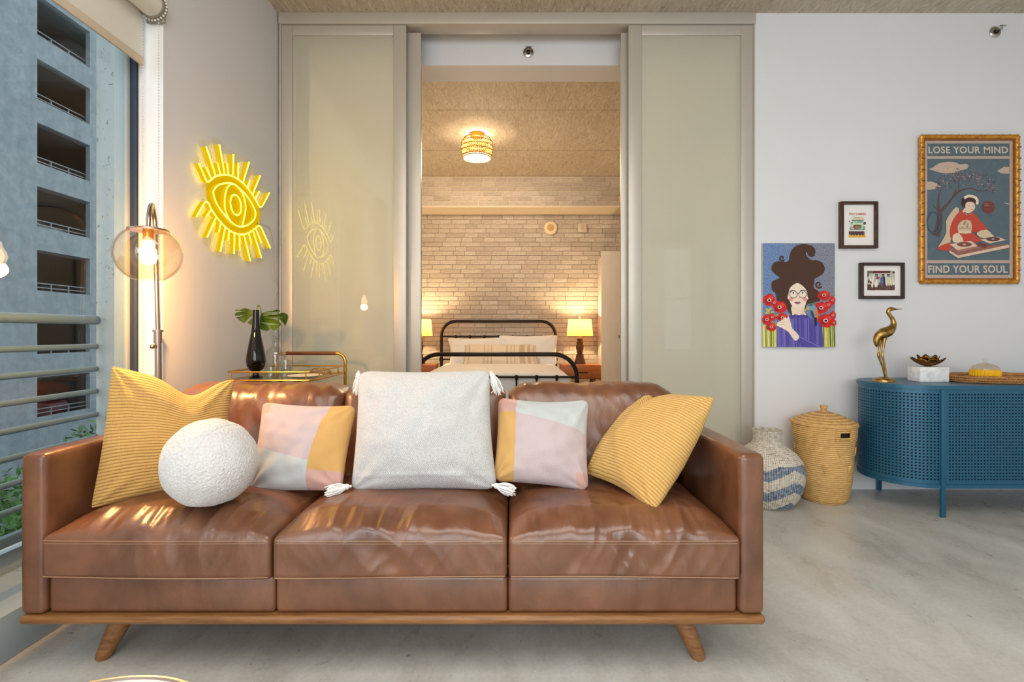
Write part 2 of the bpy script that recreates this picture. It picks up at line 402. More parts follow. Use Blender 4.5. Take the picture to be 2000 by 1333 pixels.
def lay(parent, yface, x0, x1, z0, z1, singles):
    rest = MB(); rest.smooth = False; count = 0; spots = []
    z = z1-0.0625
    while z > z0-0.05:
        x = x0-rb.random()*0.2
        while x < x1:
            L, me, b = rb.choice(BM); spots.append((x, z, L, me, b)); x += L+0.006
        z -= 0.0632
    for (x, z, L, me, b) in spots:
        y = yface-0.012+rb.uniform(-0.003, 0.003)
        if x < x0 or x+L > x1: continue
        if z >= z0 and -1.30 < x+L and x < 1.28 and count < singles:
            o = bpy.data.objects.new('brick', me); COL.objects.link(o); o.location = (x, y, z); o.parent = parent; count += 1
        else: rest.add([p+Vector((x, y, z)) for p in b.v], b.f)
    part('brick_courses', rest, BRICK, parent, stuff=True)
lay(wb, YB, -1.62, 2.24, 0.05, 2.66, 298); lay(bm_, 6.76, -1.62, 2.24, 2.69, 3.065, 120)
mb = MB(); mb.smooth = False; mb.box((-1.63, 3.53, 2.853), (2.25, 3.76, CEIL)); struct('trim_bedroom_soffit', mb, WHITE, 'white boxed soffit just behind the sliding doors')

# sliding glass partition ------------------------------------------------------
def pz(y, Y=YD): return H+(650-y)/1000*Y
def px(x, Y=YD): return (x-1000)/1000*Y
mb = MB(); mb.box((px(545), YD-0.012, pz(48)), (px(1475), YD+0.11, CEIL), 0.003); struct('trim_door_header', mb, ALU, 'aluminium head track of the sliding partition')
mb = MB(); mb.box((px(545), YD, 0), (px(549), YD+0.11, pz(48))); struct('trim_door_jamb_left', mb, ALU)
mb = MB(); mb.box((px(1471.5), YD, 0), (px(1475), YD+0.11, pz(48))); struct('trim_door_jamb_right', mb, ALU)
mb = MB(); mb.smooth = False; mb.box((px(545), YD-0.0, 0), (px(1475), YD+0.11, 0.012)); struct('trim_door_sill', mb, ALU)
def sliding_door(name, x0, x1, y0, top, sl, sr, lab):
    root = bpy.data.objects.new(name, None); COL.objects.link(root); root.location = ((x0+x1)/2, y0, 0.012); OFF[root] = root.location.copy(); root['kind'] = 'structure'; root['label'] = lab
    d = 0.034
    for nm, a, b_ in (('stile', (x0, y0, 0.012), (x0+sl, y0+d, top)), ('stile', (x1-sr, y0, 0.012), (x1, y0+d, top)),
                      ('rail', (x0+sl, y0, top-0.066), (x1-sr, y0+d, top)), ('rail', (x0+sl, y0, 0.012), (x1-sr, y0+d, 0.095))):
        m_ = MB(); m_.box(a, b_, 0.003); part(nm, m_, ALU, root)
    m_ = MB(); m_.smooth = False; m_.box((x0+sl, y0+0.011, 0.095), (x1-sr, y0+0.019, top-0.066)); m_.m[2] = 1
    part('frosted_pane', m_, [clear_glass('pane_back', (0.97, 0.985, 0.97), 0.0, 0.0), FROST], root)
    return root
TOPF = pz(49)
sliding_door('door_1', px(549.5), px(793), YD, TOPF, 0.070, 0.083, 'left sliding door with frosted pane reflecting the neon eye')
sliding_door('door_2', px(576, 3.35), px(822, 3.35), YD+0.05, TOPF-0.02, 0.092, 0.089, 'frosted sliding door pushed behind the left one')
sliding_door('door_3', px(1228), px(1471), YD, TOPF, 0.083, 0.076, 'right sliding door with frosted pane beside the white wall')
sliding_door('door_4', px(1213, 3.35), px(1451, 3.35), YD+0.05, TOPF-0.02, 0.05, 0.04, 'frosted sliding door pushed behind the right one')

# windows ----------------------------------------------------------------------
WG = clear_glass('window_glass', (0.93, 0.97, 0.97), 0.04, 0.42)
FRAMEM = plain('grey_window_frame', (168, 178, 178), 0.45, 0.2, 0.03); DARKGASKET = plain('dark_gasket', (40, 54, 78), 0.5, 0, 0.03)
SILL = plain('pale_sill_metal', (158, 172, 180), 0.4, 0.1, 0.03)
spans = []
ys = [2.22]+[v for a, b_ in PIERS for v in (b_, a)]
for i in range(0, len(ys)-1, 2): spans.append((ys[i+1], ys[i]))
for i, (a, b_) in enumerate(spans):
    root = bpy.data.objects.new('window_%d' % (i+1), None); COL.objects.link(root); root.location = (-1.63, (a+b_)/2, 0); OFF[root] = root.location.copy(); root['kind'] = 'structure'
    if i == 0: root['label'] = 'tall balcony window under the roller blind'
    m_ = MB(); m_.box((-1.70, a, 0), (-1.55, b_, 0.145), 0.004); part('bottom_frame', m_, SILL, root)
    m_ = MB(); m_.box((-1.688, b_-0.05, 0.145), (-1.634, b_, GZ-0.06), 0.003); part('side_frame', m_, FRAMEM, root)
    m_ = MB(); m_.box((-1.634, b_-0.03, 0.145), (-1.6165, b_-0.004, GZ-0.06)); part('gasket', m_, DARKGASKET, root)
    m_ = MB(); m_.box((-1.70, a, 0.145), (-1.615, a+0.05, GZ-0.06), 0.003); part('side_frame', m_, FRAMEM, root)
    m_ = MB(); m_.box((-1.70, a, GZ-0.06), (-1.615, b_, GZ), 0.003); part('head_frame', m_, FRAMEM, root)
    m_ = MB(); m_.smooth = False; m_.box((-1.648, a+0.05, 0.145), (-1.642, b_-0.05, GZ-0.06)); part('pane', m_, WG, root)
for i, (a, b_) in enumerate(RW):
    root = bpy.data.objects.new('window_%d' % (i+10), None); COL.objects.link(root); root.location = ((a+b_)/2, -4.52, 0.6); OFF[root] = root.location.copy(); root['kind'] = 'structure'
    for nm, p, q in (('side_frame', (a, -4.55, 0.6), (a+0.05, -4.49, 2.9)), ('side_frame', (b_-0.05, -4.55, 0.6), (b_, -4.49, 2.9)), ('head_frame', (a, -4.55, 2.85), (b_, -4.49, 2.9)),
                     ('bottom_frame', (a, -4.55, 0.6), (b_, -4.49, 0.65)), ('crossbar', (a, -4.54, 1.72), (b_, -4.5, 1.77))):
        m_ = MB(); m_.box(p, q); part(nm, m_, FRAMEM, root)
    m_ = MB(); m_.smooth = False; m_.box((a, -4.523, 0.62), (b_, -4.517, 2.88)); part('pane', m_, WG, root)
mb = MB(); mb.box((-1.614, 2.212, 0.146), (-1.508, 2.2195, GZ)); struct('trim_reveal', mb, plain('gloss_white_trim', (244, 243, 240), 0.35, 0, 0.01), 'bright white reveal beside the window')

# outside: pier, balcony slab, street
ROUGHC = m_rough_concrete('pitted_concrete', (186, 192, 190), (206, 210, 208), (112, 116, 116))
mb = MB(); mb.smooth = False; mb.box((-1.90, 2.34, -6), (-1.752, 3.6, 9)); mb.box((-1.752, 2.34, -6), (-1.692, 3.6, -0.13)); struct('wall_outside', mb, ROUGHC, 'pitted concrete pier outside the window')
mb = MB(); mb.smooth = False; mb.box((-2.02, -4.5, -0.14), (-1.752, 2.34, 0.09)); mb.box((-2.02, -4.5, 0.09), (-1.93, 2.34, 0.17)); struct('floor_balcony', mb, m_rough_concrete('balcony_concrete', (176, 184, 186), (196, 202, 202), (150, 156, 156)), 'narrow concrete balcony ledge')
mb = MB(); mb.smooth = False; mb.box((-40, -20, -6.2), (-2.02, 60, -6.0)); struct('ground', mb, m_rough_concrete('street_asphalt', (92, 96, 98), (112, 116, 118), (76, 78, 80)))

# ================================================================== OUTSIDE THINGS
FAC = m_rough_concrete('garage_concrete', (118, 128, 132), (146, 155, 158), (96, 104, 108))
gar = thing('parking_garage', 'grey concrete parking garage with stacked dark openings across the street', 'building', (-26, 25, -6))
XF = -22.3
ops = [(13.9-3.0*k, 12.0-3.0*k) for k in range(-2, 6)]; ops = [(t, b_) for t, b_ in ops]
bays = [(24.05, 27.05), (31.2, 34.2), (38.3, 41.3), (16.9, 19.9)]
bays.sort()
fm = MB(); fm.smooth = False
zs = [(22.5, ops[0][0])]+[(ops[i][1], ops[i+1][0]) for i in range(len(ops)-1)]+[(ops[-1][1], -6)]
for (zt, zb) in zs: fm.box((XF-0.22, 8, zb), (XF, 50, zt))
edges = [8]+[v for b_ in bays for v in b_]+[50]
for (t, b_) in ops:
    for k in range(0, len(edges), 2): fm.box((XF-0.22, edges[k], b_), (XF, edges[k+1], t))
part('facade', fm, FAC, gar)
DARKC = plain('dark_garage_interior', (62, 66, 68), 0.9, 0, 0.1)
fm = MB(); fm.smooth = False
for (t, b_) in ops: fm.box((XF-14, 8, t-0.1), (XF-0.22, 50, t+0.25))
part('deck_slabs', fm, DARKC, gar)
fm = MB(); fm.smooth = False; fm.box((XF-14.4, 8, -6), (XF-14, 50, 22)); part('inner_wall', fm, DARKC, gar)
CABLE = plain('barrier_cable', (120, 124, 126), 0.5, 0.6)
for (t, b_) in ops:
    for (ya, yb) in bays:
        fm = MB()
        for dz in (0.14, 0.34): fm.box((XF-0.28, ya, b_+dz), (XF-0.22, yb, b_+dz+0.05))
        for f in (0.33, 0.66): fm.box((XF-0.29, lerp(ya, yb, f)-0.03, b_-0.02), (XF-0.23, lerp(ya, yb, f)+0.03, b_+0.40))
        part('barrier_rail', fm, CABLE, gar)
TUBEL = emit('garage_tube_light', (1.0, 0.93, 0.85), 0.8)
for (k, yy, xx) in ((5, 33.2, XF-4.5), (5, 27, XF-8.0)):
    fm = MB(); fm.box((xx-0.08, yy-0.9, ops[k][0]-0.35), (xx+0.08, yy+0.9, ops[k][0]-0.27)); part('tube_light', fm, TUBEL, gar)
def parked_car(label, color, loc, rot):
    root = thing('parked_car', label, 'car', (0, 0, 0))
    body = MB(); prof = [(-2.2, 0.35), (-2.25, 0.75), (-2.1, 0.95), (-1.1, 1.02), (-0.45, 1.5), (0.9, 1.52), (1.6, 1.02), (2.15, 0.95), (2.25, 0.7), (2.2, 0.35)]
    body.prism([(x, -0.85, z) for x, z in prof], (0, 1.7, 0)); part('body', body, plain('car_paint_'+label[:4].strip(), color, 0.25, 0.0), root)
    g = MB(); g.prism([(x, -0.87, z) for x, z in [(-0.95, 1.06), (-0.42, 1.43), (0.85, 1.45), (1.4, 1.06)]], (0, 1.74, 0)); part('side_windows', g, plain('car_glass', (30, 34, 38), 0.1), root)
    for sx in (-1.35, 1.35):
        for sy in (-0.86, 0.68):
            wv = MB(); wv.lathe([(0, 0), (0.33, 0), (0.33, 0.18), (0, 0.18)], (0, 0, 0), 16); wv.v = [Vector((sx+p.x, sy+p.z, 0.33+p.y)) for p in wv.v]
            part('wheel', wv, plain('tyre', (24, 24, 24), 0.8), root)
    root.location = loc; root.rotation_euler = (0, 0, rot)
parked_car('white parked car in a garage opening level with the lamp shade', (210, 212, 212), (XF-3.6, 26.6, ops[4][1]-0.55), 0.35)
parked_car('dark red parked car in the lowest visible garage opening', (120, 22, 26), (XF-3.6, 26.2, ops[7][1]-0.55), 0.3)

RAILM = plain('painted_balcony_rail', (118, 140, 154), 0.4, 0.3, 0.03)
rl = thing('balcony_railing', 'pale grey horizontal bar railing on the balcony edge', 'railing', (-1.9, 0, 0.1))
for i, z in enumerate([1.067, 0.947, 0.845, 0.743, 0.637, 0.533, 0.435, 0.333, 0.226]):
    m_ = MB(); r = 0.021 if i == 0 else 0.0125
    if i == 8: m_.box((-1.915, -4.4, z-0.02), (-1.885, 2.345, z+0.02), 0.004)
    else: m_.tube([(-1.9, -4.4, z), (-1.9, 2.345, z)], r, 10)
    part('rail', m_, RAILM, rl)
for y in (-4.3, -2.6, -0.9, 0.8):
    m_ = MB(); m_.box((-1.92, y-0.02, 0.17), (-1.88, y+0.02, 1.06)); part('post', m_, RAILM, rl)
LEAFG = plain('shrub_leaf', (74, 112, 50), 0.6, 0, 0.5, 3)
for i, (x, y, z, r) in enumerate([(-8.0, 7.6, -2.7, 1.6), (-8.6, 11.4, -2.6, 1.7), (-7.4, 4.0, -2.7, 1.5), (-9.2, 15.6, -2.6, 1.8)]):
    rs = random.Random(i); lm = MB(); lm.smooth = False
    for k in range(8000):
        d = Vector((rs.gauss(0, 1), rs.gauss(0, 1), rs.gauss(0, 0.8))).normalized()*r*(0.55+0.5*rs.random())
        c = Vector((x, y, z))+d; a = Vector((rs.gauss(0, 1), rs.gauss(0, 1), rs.gauss(0, 1))).normalized(); b2 = a.orthogonal().normalized()
        L, W = rs.uniform(0.05, 0.10), rs.uniform(0.018, 0.032)
        lm.add([c-a*L, c+b2*W, c+a*L, c-b2*W], [(0, 1, 2, 3)])
    root = thing('shrub', ['leafy green shrub below the balcony, near clump', 'leafy green shrub below the balcony, behind the near clump', 'leafy green shrub below the balcony, closest to the room', 'leafy green shrub below the balcony, farthest along the street'][i], 'shrub', (x, y, -6))
    part('foliage', lm, LEAFG, root, stuff=True)
    tm = MB(); tm.tube([(x, y, -6), (x+0.1, y, -4), (x, y, z)], [0.12, 0.09, 0.04], 8); part('stem', tm, m_wood('bark', (70, 52, 38), (98, 78, 58)) if 'bark' not in MATS else MATS['bark'], root)

# ================================================================== ROLLER BLIND
bl = thing('roller_blind', 'off white roller blind half raised over the balcony window', 'blind', (-1.57, 1.8, 2.2))
BLF = plain('blind_fabric', (226, 220, 206), 0.8, 0, 0.02, 6, 0.1, 400)
m_ = MB(); m_.box((-1.5785, 1.30, 2.185), (-1.5765, 2.185, 2.42)); part('fabric', m_, BLF, bl)
m_ = MB(); m_.box((-1.583, 1.30, 2.150), (-1.572, 2.187, 2.186), 0.003); part('hem_bar', m_, plain('blind_hem', (214, 196, 172), 0.7, 0, 0.02), bl)
m_ = MB(); m_.tube([(-1.53, 1.30, 2.40), (-1.53, 2.17, 2.40)], 0.047, 28); part('roller_tube', m_, BLF, bl)
m_ = MB(); m_.tube([(-1.53, 2.17, 2.40), (-1.53, 2.20, 2.40)], 0.052, 24); m_.box((-1.57, 2.195, 2.34), (-1.49, 2.205, 2.47), 0.003); part('bracket', m_, plain('bracket_grey', (150, 142, 128), 0.5, 0.2), bl)
m_ = MB()
for k in range(26):
    a = 2*PI*k/26; m_.ball((-1.53+0.056*math.cos(a), 2.186, 2.40+0.056*math.sin(a)), 0.005, 6, 4)
for x in (-1.512, -1.578):
    for k in range(150): m_.ball((x, 2.19, 2.36-k*0.0125), 0.0034, 6, 4)
part('bead_chain', m_, plain('chain_beads', (226, 222, 212), 0.4), bl, stuff=True)

# ================================================================== SOFA
sf = thing('leather_sofa', 'three seat brown leather sofa on a walnut plinth with splayed legs', 'sofa', (-0.35, 1.9, 0))
def axis_samples(h, r, n):
    k = 5; t = [-h+r*(1-math.cos(PI/2*i/k)) for i in range(k)]
    mid = [-h+r+(2*(h-r))*i/n for i in range(n+1)]
    return t+mid+[-v for v in reversed(t)]
def soft_box(c, half, r, n, disp):
    """rounded box with a displacement disp(local position, unit coordinates, normal) -> vector"""
    c = Vector(c); ax = [axis_samples(half[i], r, n[i]) for i in range(3)]; m_ = MB()
    for d in range(3):
        a, b2 = [(1, 2), (0, 2), (0, 1)][d]
        for sgn in (-1, 1):
            V = []; A, B = ax[a], ax[b2]
            for p in A:
                for q in B:
                    P = [0, 0, 0]; P[d] = sgn*half[d]; P[a] = p; P[b2] = q
                    Q = [max(-(half[i]-r), min(half[i]-r, P[i])) for i in range(3)]
                    nn = Vector([P[i]-Q[i] for i in range(3)]).normalized()
                    L = Vector(Q)+nn*r
                    V.append(c+L+disp(L, Vector([L[i]/half[i] for i in range(3)]), nn))
            F = []; nb = len(B)
            for i in range(len(A)-1):
                for j in range(nb-1): F.append((i*nb+j, i*nb+j+1, (i+1)*nb+j+1, (i+1)*nb+j))
            m_.add(V, F)
    return m_
# plinth and base
m_ = MB(); m_.box((-1.446, 1.497, 0.152), (0.744, 2.40, 0.179), 0.011, seg=3); part('plinth', m_, WALNUT, sf)
for x0, x1 in ((-1.371, -0.7005), (-0.6995, -0.0125), (-0.0115, 0.667)):
    m_ = MB(); m_.box((x0, 1.512, 0.179), (x1, 1.60, 0.292), 0.014, seg=3); part('base_panel', m_, LEATHER, sf)
m_ = MB(); m_.box((-1.37, 1.60, 0.179), (0.666, 2.36, 0.285), 0.01); part('seat_deck', m_, LEATHER, sf)
for fx, tx, fy, ty in ((-1.270, -1.213, 1.585, 1.625), (0.581, 0.517, 1.585, 1.625), (-1.270, -1.213, 2.33, 2.29), (0.581, 0.517, 2.33, 2.29)):
    m_ = MB(); m_.tube([(fx, fy, 0.0), (fx+(tx-fx)*0.06, fy+(ty-fy)*0.06, 0.009), (tx, ty, 0.152)], [0.019, 0.0215, 0.037], 20); part('leg', m_, WALNUT, sf)
def wr(p, s, amp, seed=0): return amp*noise.noise(Vector((p[0]*s[0]+seed, p[1]*s[1]+seed*1.7, p[2]*s[2])))
for x0, x1, sd in ((-1.446, -1.372, 3), (0.668, 0.743, 5)):
    def dp(L, u, nn, sd=sd, sg=(1 if x0 < -1 else -1)):
        return nn*(0.0035*(1-u.y**2)*(1-u.z**2)+wr(L, (5, 6, 6), 0.0015, sd))
    m_ = soft_box(((x0+x1)/2, 1.945, 0.4165), ((x1-x0)/2, 0.445, 0.2375), 0.019, (3, 26, 16), dp)
    part('arm', m_, LEATHER, sf, weld=1e-4, sharp=0)
STITCH = plain('stitch_thread', (176, 136, 104), 0.7)
XS = [(-1.372, -0.7025), (-0.699, -0.0135), (-0.0105, 0.667)]
for i, (x0, x1) in enumerate(XS):
    hx = (x1-x0)/2; hy = 0.27; hz = 0.0625; cx = (x0+x1)/2; cyy = 1.487+hy; cz = 0.2885+hz
    def dp(L, u, nn, i=i, hx=hx, hy=hy):
        v = Vector((0, 0, 0)); X = L.x+i*3.1
        fy = max(0.0, L.y+hy)                                   # distance from the front edge
        wz = max(0.0, nn.z); wz = wz*wz*(3-2*wz); wy = max(0.0, -nn.y); wy = wy*wy*(3-2*wy)
        ed = (1-abs(u.x)**5)
        if wz > 0:
            v.z += wz*0.058*ed*min(1, (fy/0.11))**0.6*(1-max(0, u.y-0.2)*0.25)
            sk = X+0.25*L.y*noise.noise(Vector((X*4, 1.7, i)))
            f1 = noise.noise(Vector((sk*15, L.y*2.2, i*2.2))); f2 = noise.noise(Vector((sk*31, L.y*3.5, 4+i*1.3)))
            env = math.exp(-((fy-0.075)/0.085)**2)
            v.z += wz*ed*env*(0.017*(0.30-abs(f1)*1.5)+0.006*(0.3-abs(f2)*1.4))
            v.z += wz*ed*(0.006*noise.noise(Vector((X*5, L.y*6, 3.3+i)))+0.003*noise.noise(Vector((X*13+L.y*9, L.y*12, 8+i))))
        if wy > 0:
            v.y -= wy*0.006*(1-u.x**2)*(1-u.z**2)
            f = noise.noise(Vector((X*11+L.z*(7 if i else 3), L.z*4, 1.5+i*4))); g = noise.noise(Vector((X*22-L.z*12, L.z*6, 5.5+i*3)))
            cen = 0.45+0.9*math.exp(-((u.x-(-0.1, -0.15, 0.1)[i])/0.5)**2)
            v.y += wy*(0.022*abs(f)+0.009*abs(g))*(1-u.z**2*0.55)*(1-abs(u.x)**4)*cen*(1.0 if i else 0.55)
        if nn.z < -0.2: v.z -= 0.003*math.sin(X*7)*(1 if u.y < -0.9 else 0)
        return v
    m_ = soft_box((cx, cyy, cz), (hx, hy, hz), 0.017, (120, 60, 22), dp)
    sc_ = part('seat_cushion', m_, LEATHER, sf, weld=1e-4, sharp=0)
    pp = MB(); zt = cz+hz
    for dz, dy in ((-0.008, -0.0015), (-0.0165, -0.0005)):
        pts = [Vector((lerp(x0+0.012, x1-0.012, k/60), 1.487+dy-0.004*(1-(2*k/60-1)**2), zt+dz)) for k in range(61)]; pp.tube(pts, 0.0008, 5)
    pts = [Vector((lerp(x0+0.008, x1-0.008, k/60), 1.4885-0.004*(1-(2*k/60-1)**2)*0.6, 0.298-0.003*math.sin((lerp(x0, x1, k/60)+i)*5))) for k in range(61)]; pp.tube(pts, 0.0013, 5)
    part('piping', pp, STITCH, sc_)
for i, (x0, x1) in enumerate(((-1.372, -0.690), (-0.687, -0.027), (-0.014, 0.662))):
    hx = (x1-x0)/2; hz = 0.185; hy = 0.09
    def dp(L, u, nn, i=i):
        v = Vector((0, 0, 0)); X = L.x+i*2.3
        wz = max(0.0, nn.z); wz = wz*wz*(3-2*wz); wy = max(0.0, -nn.y); wy = wy*wy*(3-2*wy)
        v.y += (L.z+0.185)*0.34
        top = max(0.0, u.z)**2
        v.y -= wy*0.030*(1-u.x**4)*(1-u.z**4)
        v.y += wy*(1-u.x**4)*(0.016*abs(noise.noise(Vector((X*8+L.z*6, L.z*4, i*3.0))))+0.012*top*abs(noise.noise(Vector((X*17+L.z*5, L.z*3, i*5.0)))))
        v.z += wz*(0.008*(1-u.x**4)+0.006*noise.noise(Vector((X*6, L.y*8, i)))-0.012*abs(noise.noise(Vector((X*15, L.y*3, i*5.0)))))
        v.z -= wz*0.018*max(0, abs(u.x)-0.8)/0.2
        return v
    m_ = soft_box(((x0+x1)/2, 2.055, 0.607), (hx, hy, hz), 0.045, (70, 12, 36), dp)
    part('back_cushion', m_, LEATHER, sf, weld=1e-4, sharp=0)
m_ = MB(); m_.box((-1.371, 2.255, 0.179), (0.667, 2.39, 0.70), 0.03, seg=4)
part('back_frame', m_, LEATHER, sf)

# ================================================================== CUSHIONS
def pillow(BL, BR, TR, TL, thick, bows, n=48, back=0.75, dips=(), seed=0, wrk=0.006, power=0.5, fold=None, rnd=0.016):
    BL, BR, TR, TL = map(Vector, (BL, BR, TR, TL)); m_ = MB(); m_.uv = []
    right = ((BR-BL)+(TR-TL)).normalized(); up = ((TL-BL)+(TR-BR)).normalized(); nn = right.cross(up).normalized()
    if nn.y > 0: nn = -nn
    W = ((BR-BL).length+(TR-TL).length)/2; Hh = ((TL-BL).length+(TR-BR).length)/2
    for side in (1, -1):
        V = []
        for j in range(n+1):
            for i in range(n+1):
                u = 0.5-0.5*math.cos(PI*i/n) if True else i/n; v = 0.5-0.5*math.cos(PI*j/n)
                p = BL*(1-u)*(1-v)+BR*u*(1-v)+TR*u*v+TL*(1-u)*v
                pu = 4*u*(1-u); pv = 4*v*(1-v)
                ct = (abs(2*u-1)*abs(2*v-1))**14*rnd; p = p+(right*(0.5-u)+up*(0.5-v))*2*ct
                p = p+up*(bows[0]*pu*(1-v)**2*Hh) - up*(bows[2]*pu*v**2*Hh) - right*(bows[1]*pv*u**2*W) + right*(bows[3]*pv*(1-u)**2*W)
                for (c, sg, am) in dips: p = p-up*(am*math.exp(-((u-c)/sg)**2)*v**2.2)
                f = (pu**power)*(pv**power)
                t = thick*f*(1 if side > 0 else back)
                wk = wrk*noise.noise(Vector((u*4+seed, v*4, seed)))+0.5*wrk*noise.noise(Vector((u*10+seed, v*9, seed*2)))
                # folds running out of the corners
                for cu, cv in ((0, 0), (1, 0), (0, 1), (1, 1)):
                    d = math.hypot(u-cu, v-cv); a = math.atan2(v-cv, u-cu)
                    wk += wrk*0.8*math.sin(a*11+seed+cu*2)*math.exp(-(d/0.28)**2)
                t2 = t+wk*min(1, f*1.6)
                if fold: t2 += fold(u, v)*min(1, f*2)
                V.append(p+nn*t2*side); m_.uv.append((u, v))
        F = [(j*(n+1)+i, j*(n+1)+i+1, (j+1)*(n+1)+i+1, (j+1)*(n+1)+i) for j in range(n) for i in range(n)]
        m_.add(V, F)
    return m_
CORD = m_corduroy()
m_ = pillow(at(176, 995, 1.63), at(452, 950, 1.88), at(460, 739, 2.00), at(217, 714, 1.76), 0.085, (0.03, 0.05, 0.05, 0.02), 90, dips=((0.62, 0.20, 0.062),), seed=1, wrk=0.009, rnd=0.004)
solo('corduroy_cushion', m_, CORD, 'large mustard corduroy cushion against the left arm of the sofa', 'cushion', 'mustard corduroy cushions', weld=1e-5, sharp=0)
m_ = pillow(at(1142, 926, 1.86), at(1276, 1004, 1.585), at(1397, 776, 1.74), at(1266, 771, 1.99), 0.095, (0.05, -0.02, 0.02, -0.06), 90, back=0.9, dips=((0.25, 0.12, 0.045),), seed=4, wrk=0.008, rnd=0.005)
solo('corduroy_cushion', m_, CORD, 'tilted mustard corduroy cushion leaning on the right arm of the sofa', 'cushion', 'mustard corduroy cushions', weld=1e-5, sharp=0)
m_ = pillow(at(480, 962, 1.80), at(668, 960, 1.775), at(698, 791, 1.91), at(512, 784, 1.94), 0.078, (0.015, 0.02, 0.045, 0.05), 48, seed=7, wrk=0.011)
solo('colour_block_cushion', m_, m_blocks('left_colour_blocks', True), 'rose, grey and mustard block cushion between white ball and white tassel cushion', 'cushion', 'colour block cushions', weld=1e-5, sharp=0)
m_ = pillow(at(962, 942, 1.80), at(1151, 962, 1.77), at(1151, 780, 1.93), at(973, 775, 1.95), 0.078, (0.03, 0.03, 0.06, 0.02), 48, seed=9, wrk=0.012)
solo('colour_block_cushion', m_, m_blocks('right_colour_blocks', False), 'rose, grey and mustard block cushion right of the white tassel cushion', 'cushion', 'colour block cushions', weld=1e-5, sharp=0)
tw = thing('tassel_cushion', 'large white woven cushion with corner tassels in the sofa centre', 'cushion', (-0.30, 1.80, 0.46))
WOVEN = m_weave('white_woven_cotton', (188, 187, 185), (222, 221, 219), 420, 520)
m_ = pillow(at(684, 962, 1.775), at(973, 958, 1.77), at(958, 722, 1.885), at(700, 724, 1.895), 0.100, (0.02, 0.025, 0.022, 0.02), 64, seed=12, wrk=0.009,
            fold=lambda u, v: 0.0035*math.exp(-((v-0.115)/0.012)**2))
part('cover', m_, WOVEN, tw, weld=1e-5, sharp=0)
TASM = plain('tassel_cotton', (240, 238, 233), 0.9, 0, 0.05)
def tassel(p, d, L, spread, seed):
    rs = random.Random(seed); p = Vector(p); d = Vector(d).normalized(); m_ = MB()
    o1 = d.orthogonal().normalized(); o2 = d.cross(o1)
    m_.ball(p+d*0.006, 0.010, 10, 8); m_.tube([p-d*0.01, p+d*0.004], 0.004, 6)
    m_.tube([p+d*0.013+(o1*math.cos(a)+o2*math.sin(a))*0.0085 for a in [2*PI*k/12 for k in range(12)]], 0.0025, 5, closed=True)
    for k in range(46):
        a = rs.uniform(0, 2*PI); rr = rs.random()**0.5*spread; e = (o1*math.cos(a)+o2*math.sin(a))
        l = L*rs.uniform(0.8, 1.08)
        pts = [p+d*0.008+e*rr*0.3, p+d*(0.008+l*0.4)+e*rr*0.9, p+d*(0.008+l*0.75)+e*rr*1.0+Vector((rs.gauss(0, 0.002), rs.gauss(0, 0.002), -0.002)), p+d*(0.008+l)+e*rr*0.9+Vector((rs.gauss(0, 0.004), rs.gauss(0, 0.003), -0.005))]
        m_.tube(smooth_path(pts, 3), 0.0017, 4)
    return m_
part('tassel', tassel(at(681, 951, 1.74), (-1, -0.35, -0.10), 0.062, 0.021, 1), TASM, tw)
part('tassel', tassel(at(966, 949, 1.735), (1, -0.35, -0.12), 0.062, 0.021, 2), TASM, tw)
part('tassel', tassel(at(960, 730, 1.87), (0.42, 0.2, -1), 0.066, 0.02, 3), TASM, tw)
part('tassel', tassel(at(700, 730, 1.89), (-0.16, 0.3, -1), 0.066, 0.015, 4), TASM, tw)
# boucle ball
m_ = MB(); bmx = bmesh.new(); bmesh.ops.create_icosphere(bmx, subdivisions=7, radius=1)
c = at(411, 904, 1.62)
for v in bmx.verts:
    n0 = v.co.normalized()
    k = 0.0016*noise.noise(n0*30)+0.0014*noise.noise(n0*62)+0.003*noise.noise(n0*3)
    seam = n0.x*0.93-n0.y*0.28-n0.z*0.12-0.36
    k -= 0.0035*math.exp(-(seam/0.012)**2)
    p = Vector((n0.x*0.1365, n0.y*0.1365, n0.z*0.1365))
    if p.z < -0.11: p.z = -0.11+(p.z+0.11)*0.75
    v.co = c+p+n0*k
m_.bm(bmx)
b = N('white_boucle'); vv = b.coord(); n1 = b.noise(vv, 130, 3, 0.7); n2 = b.n('TexVoronoi'); b.set(n2.inputs['Vector'], vv); n2.inputs['Scale'].default_value = 190
BOUC = b.done(b.bsdf(b.ramp(n1, [(0.3, lin((200, 198, 195))), (0.65, lin((220, 218, 216)))]), 1.0, 0, b.bump(b.math('ADD', n1, n2.outputs[0]), 0.4, 0.003), Sheen_Weight=0.5))
solo('ball_cushion', m_, BOUC, 'round white boucle ball cushion on the left seat', 'cushion', sharp=0)

# ================================================================== COFFEE TABLE (rim just in frame)
ct = thing('side_table', 'round white topped low table with metal rim at the bottom edge', 'table', (-0.627, 0.658, 0))
m_ = MB(); m_.lathe([(0, 0.405), (0.214, 0.405), (0.214, 0.419), (0, 0.419)], (-0.627, 0.658, 0), 64); part('table_top', m_, plain('white_marble_top', (236, 232, 228), 0.25, 0, 0.03), ct)
m_ = MB(); m_.lathe([(0.214, 0.398), (0.2175, 0.398), (0.2185, 0.411), (0.2175, 0.424), (0.214, 0.424), (0.214, 0.398)], (-0.627, 0.658, 0), 64); part('rim', m_, STEEL, ct)
for k in range(3):
    a = 2*PI*k/3+0.4; m_ = MB(); m_.tube([(-0.627+0.2*math.cos(a), 0.658+0.2*math.sin(a), 0), (-0.627+0.19*math.cos(a), 0.658+0.19*math.sin(a), 0.405)], 0.009, 10); part('leg', m_, STEEL, ct)

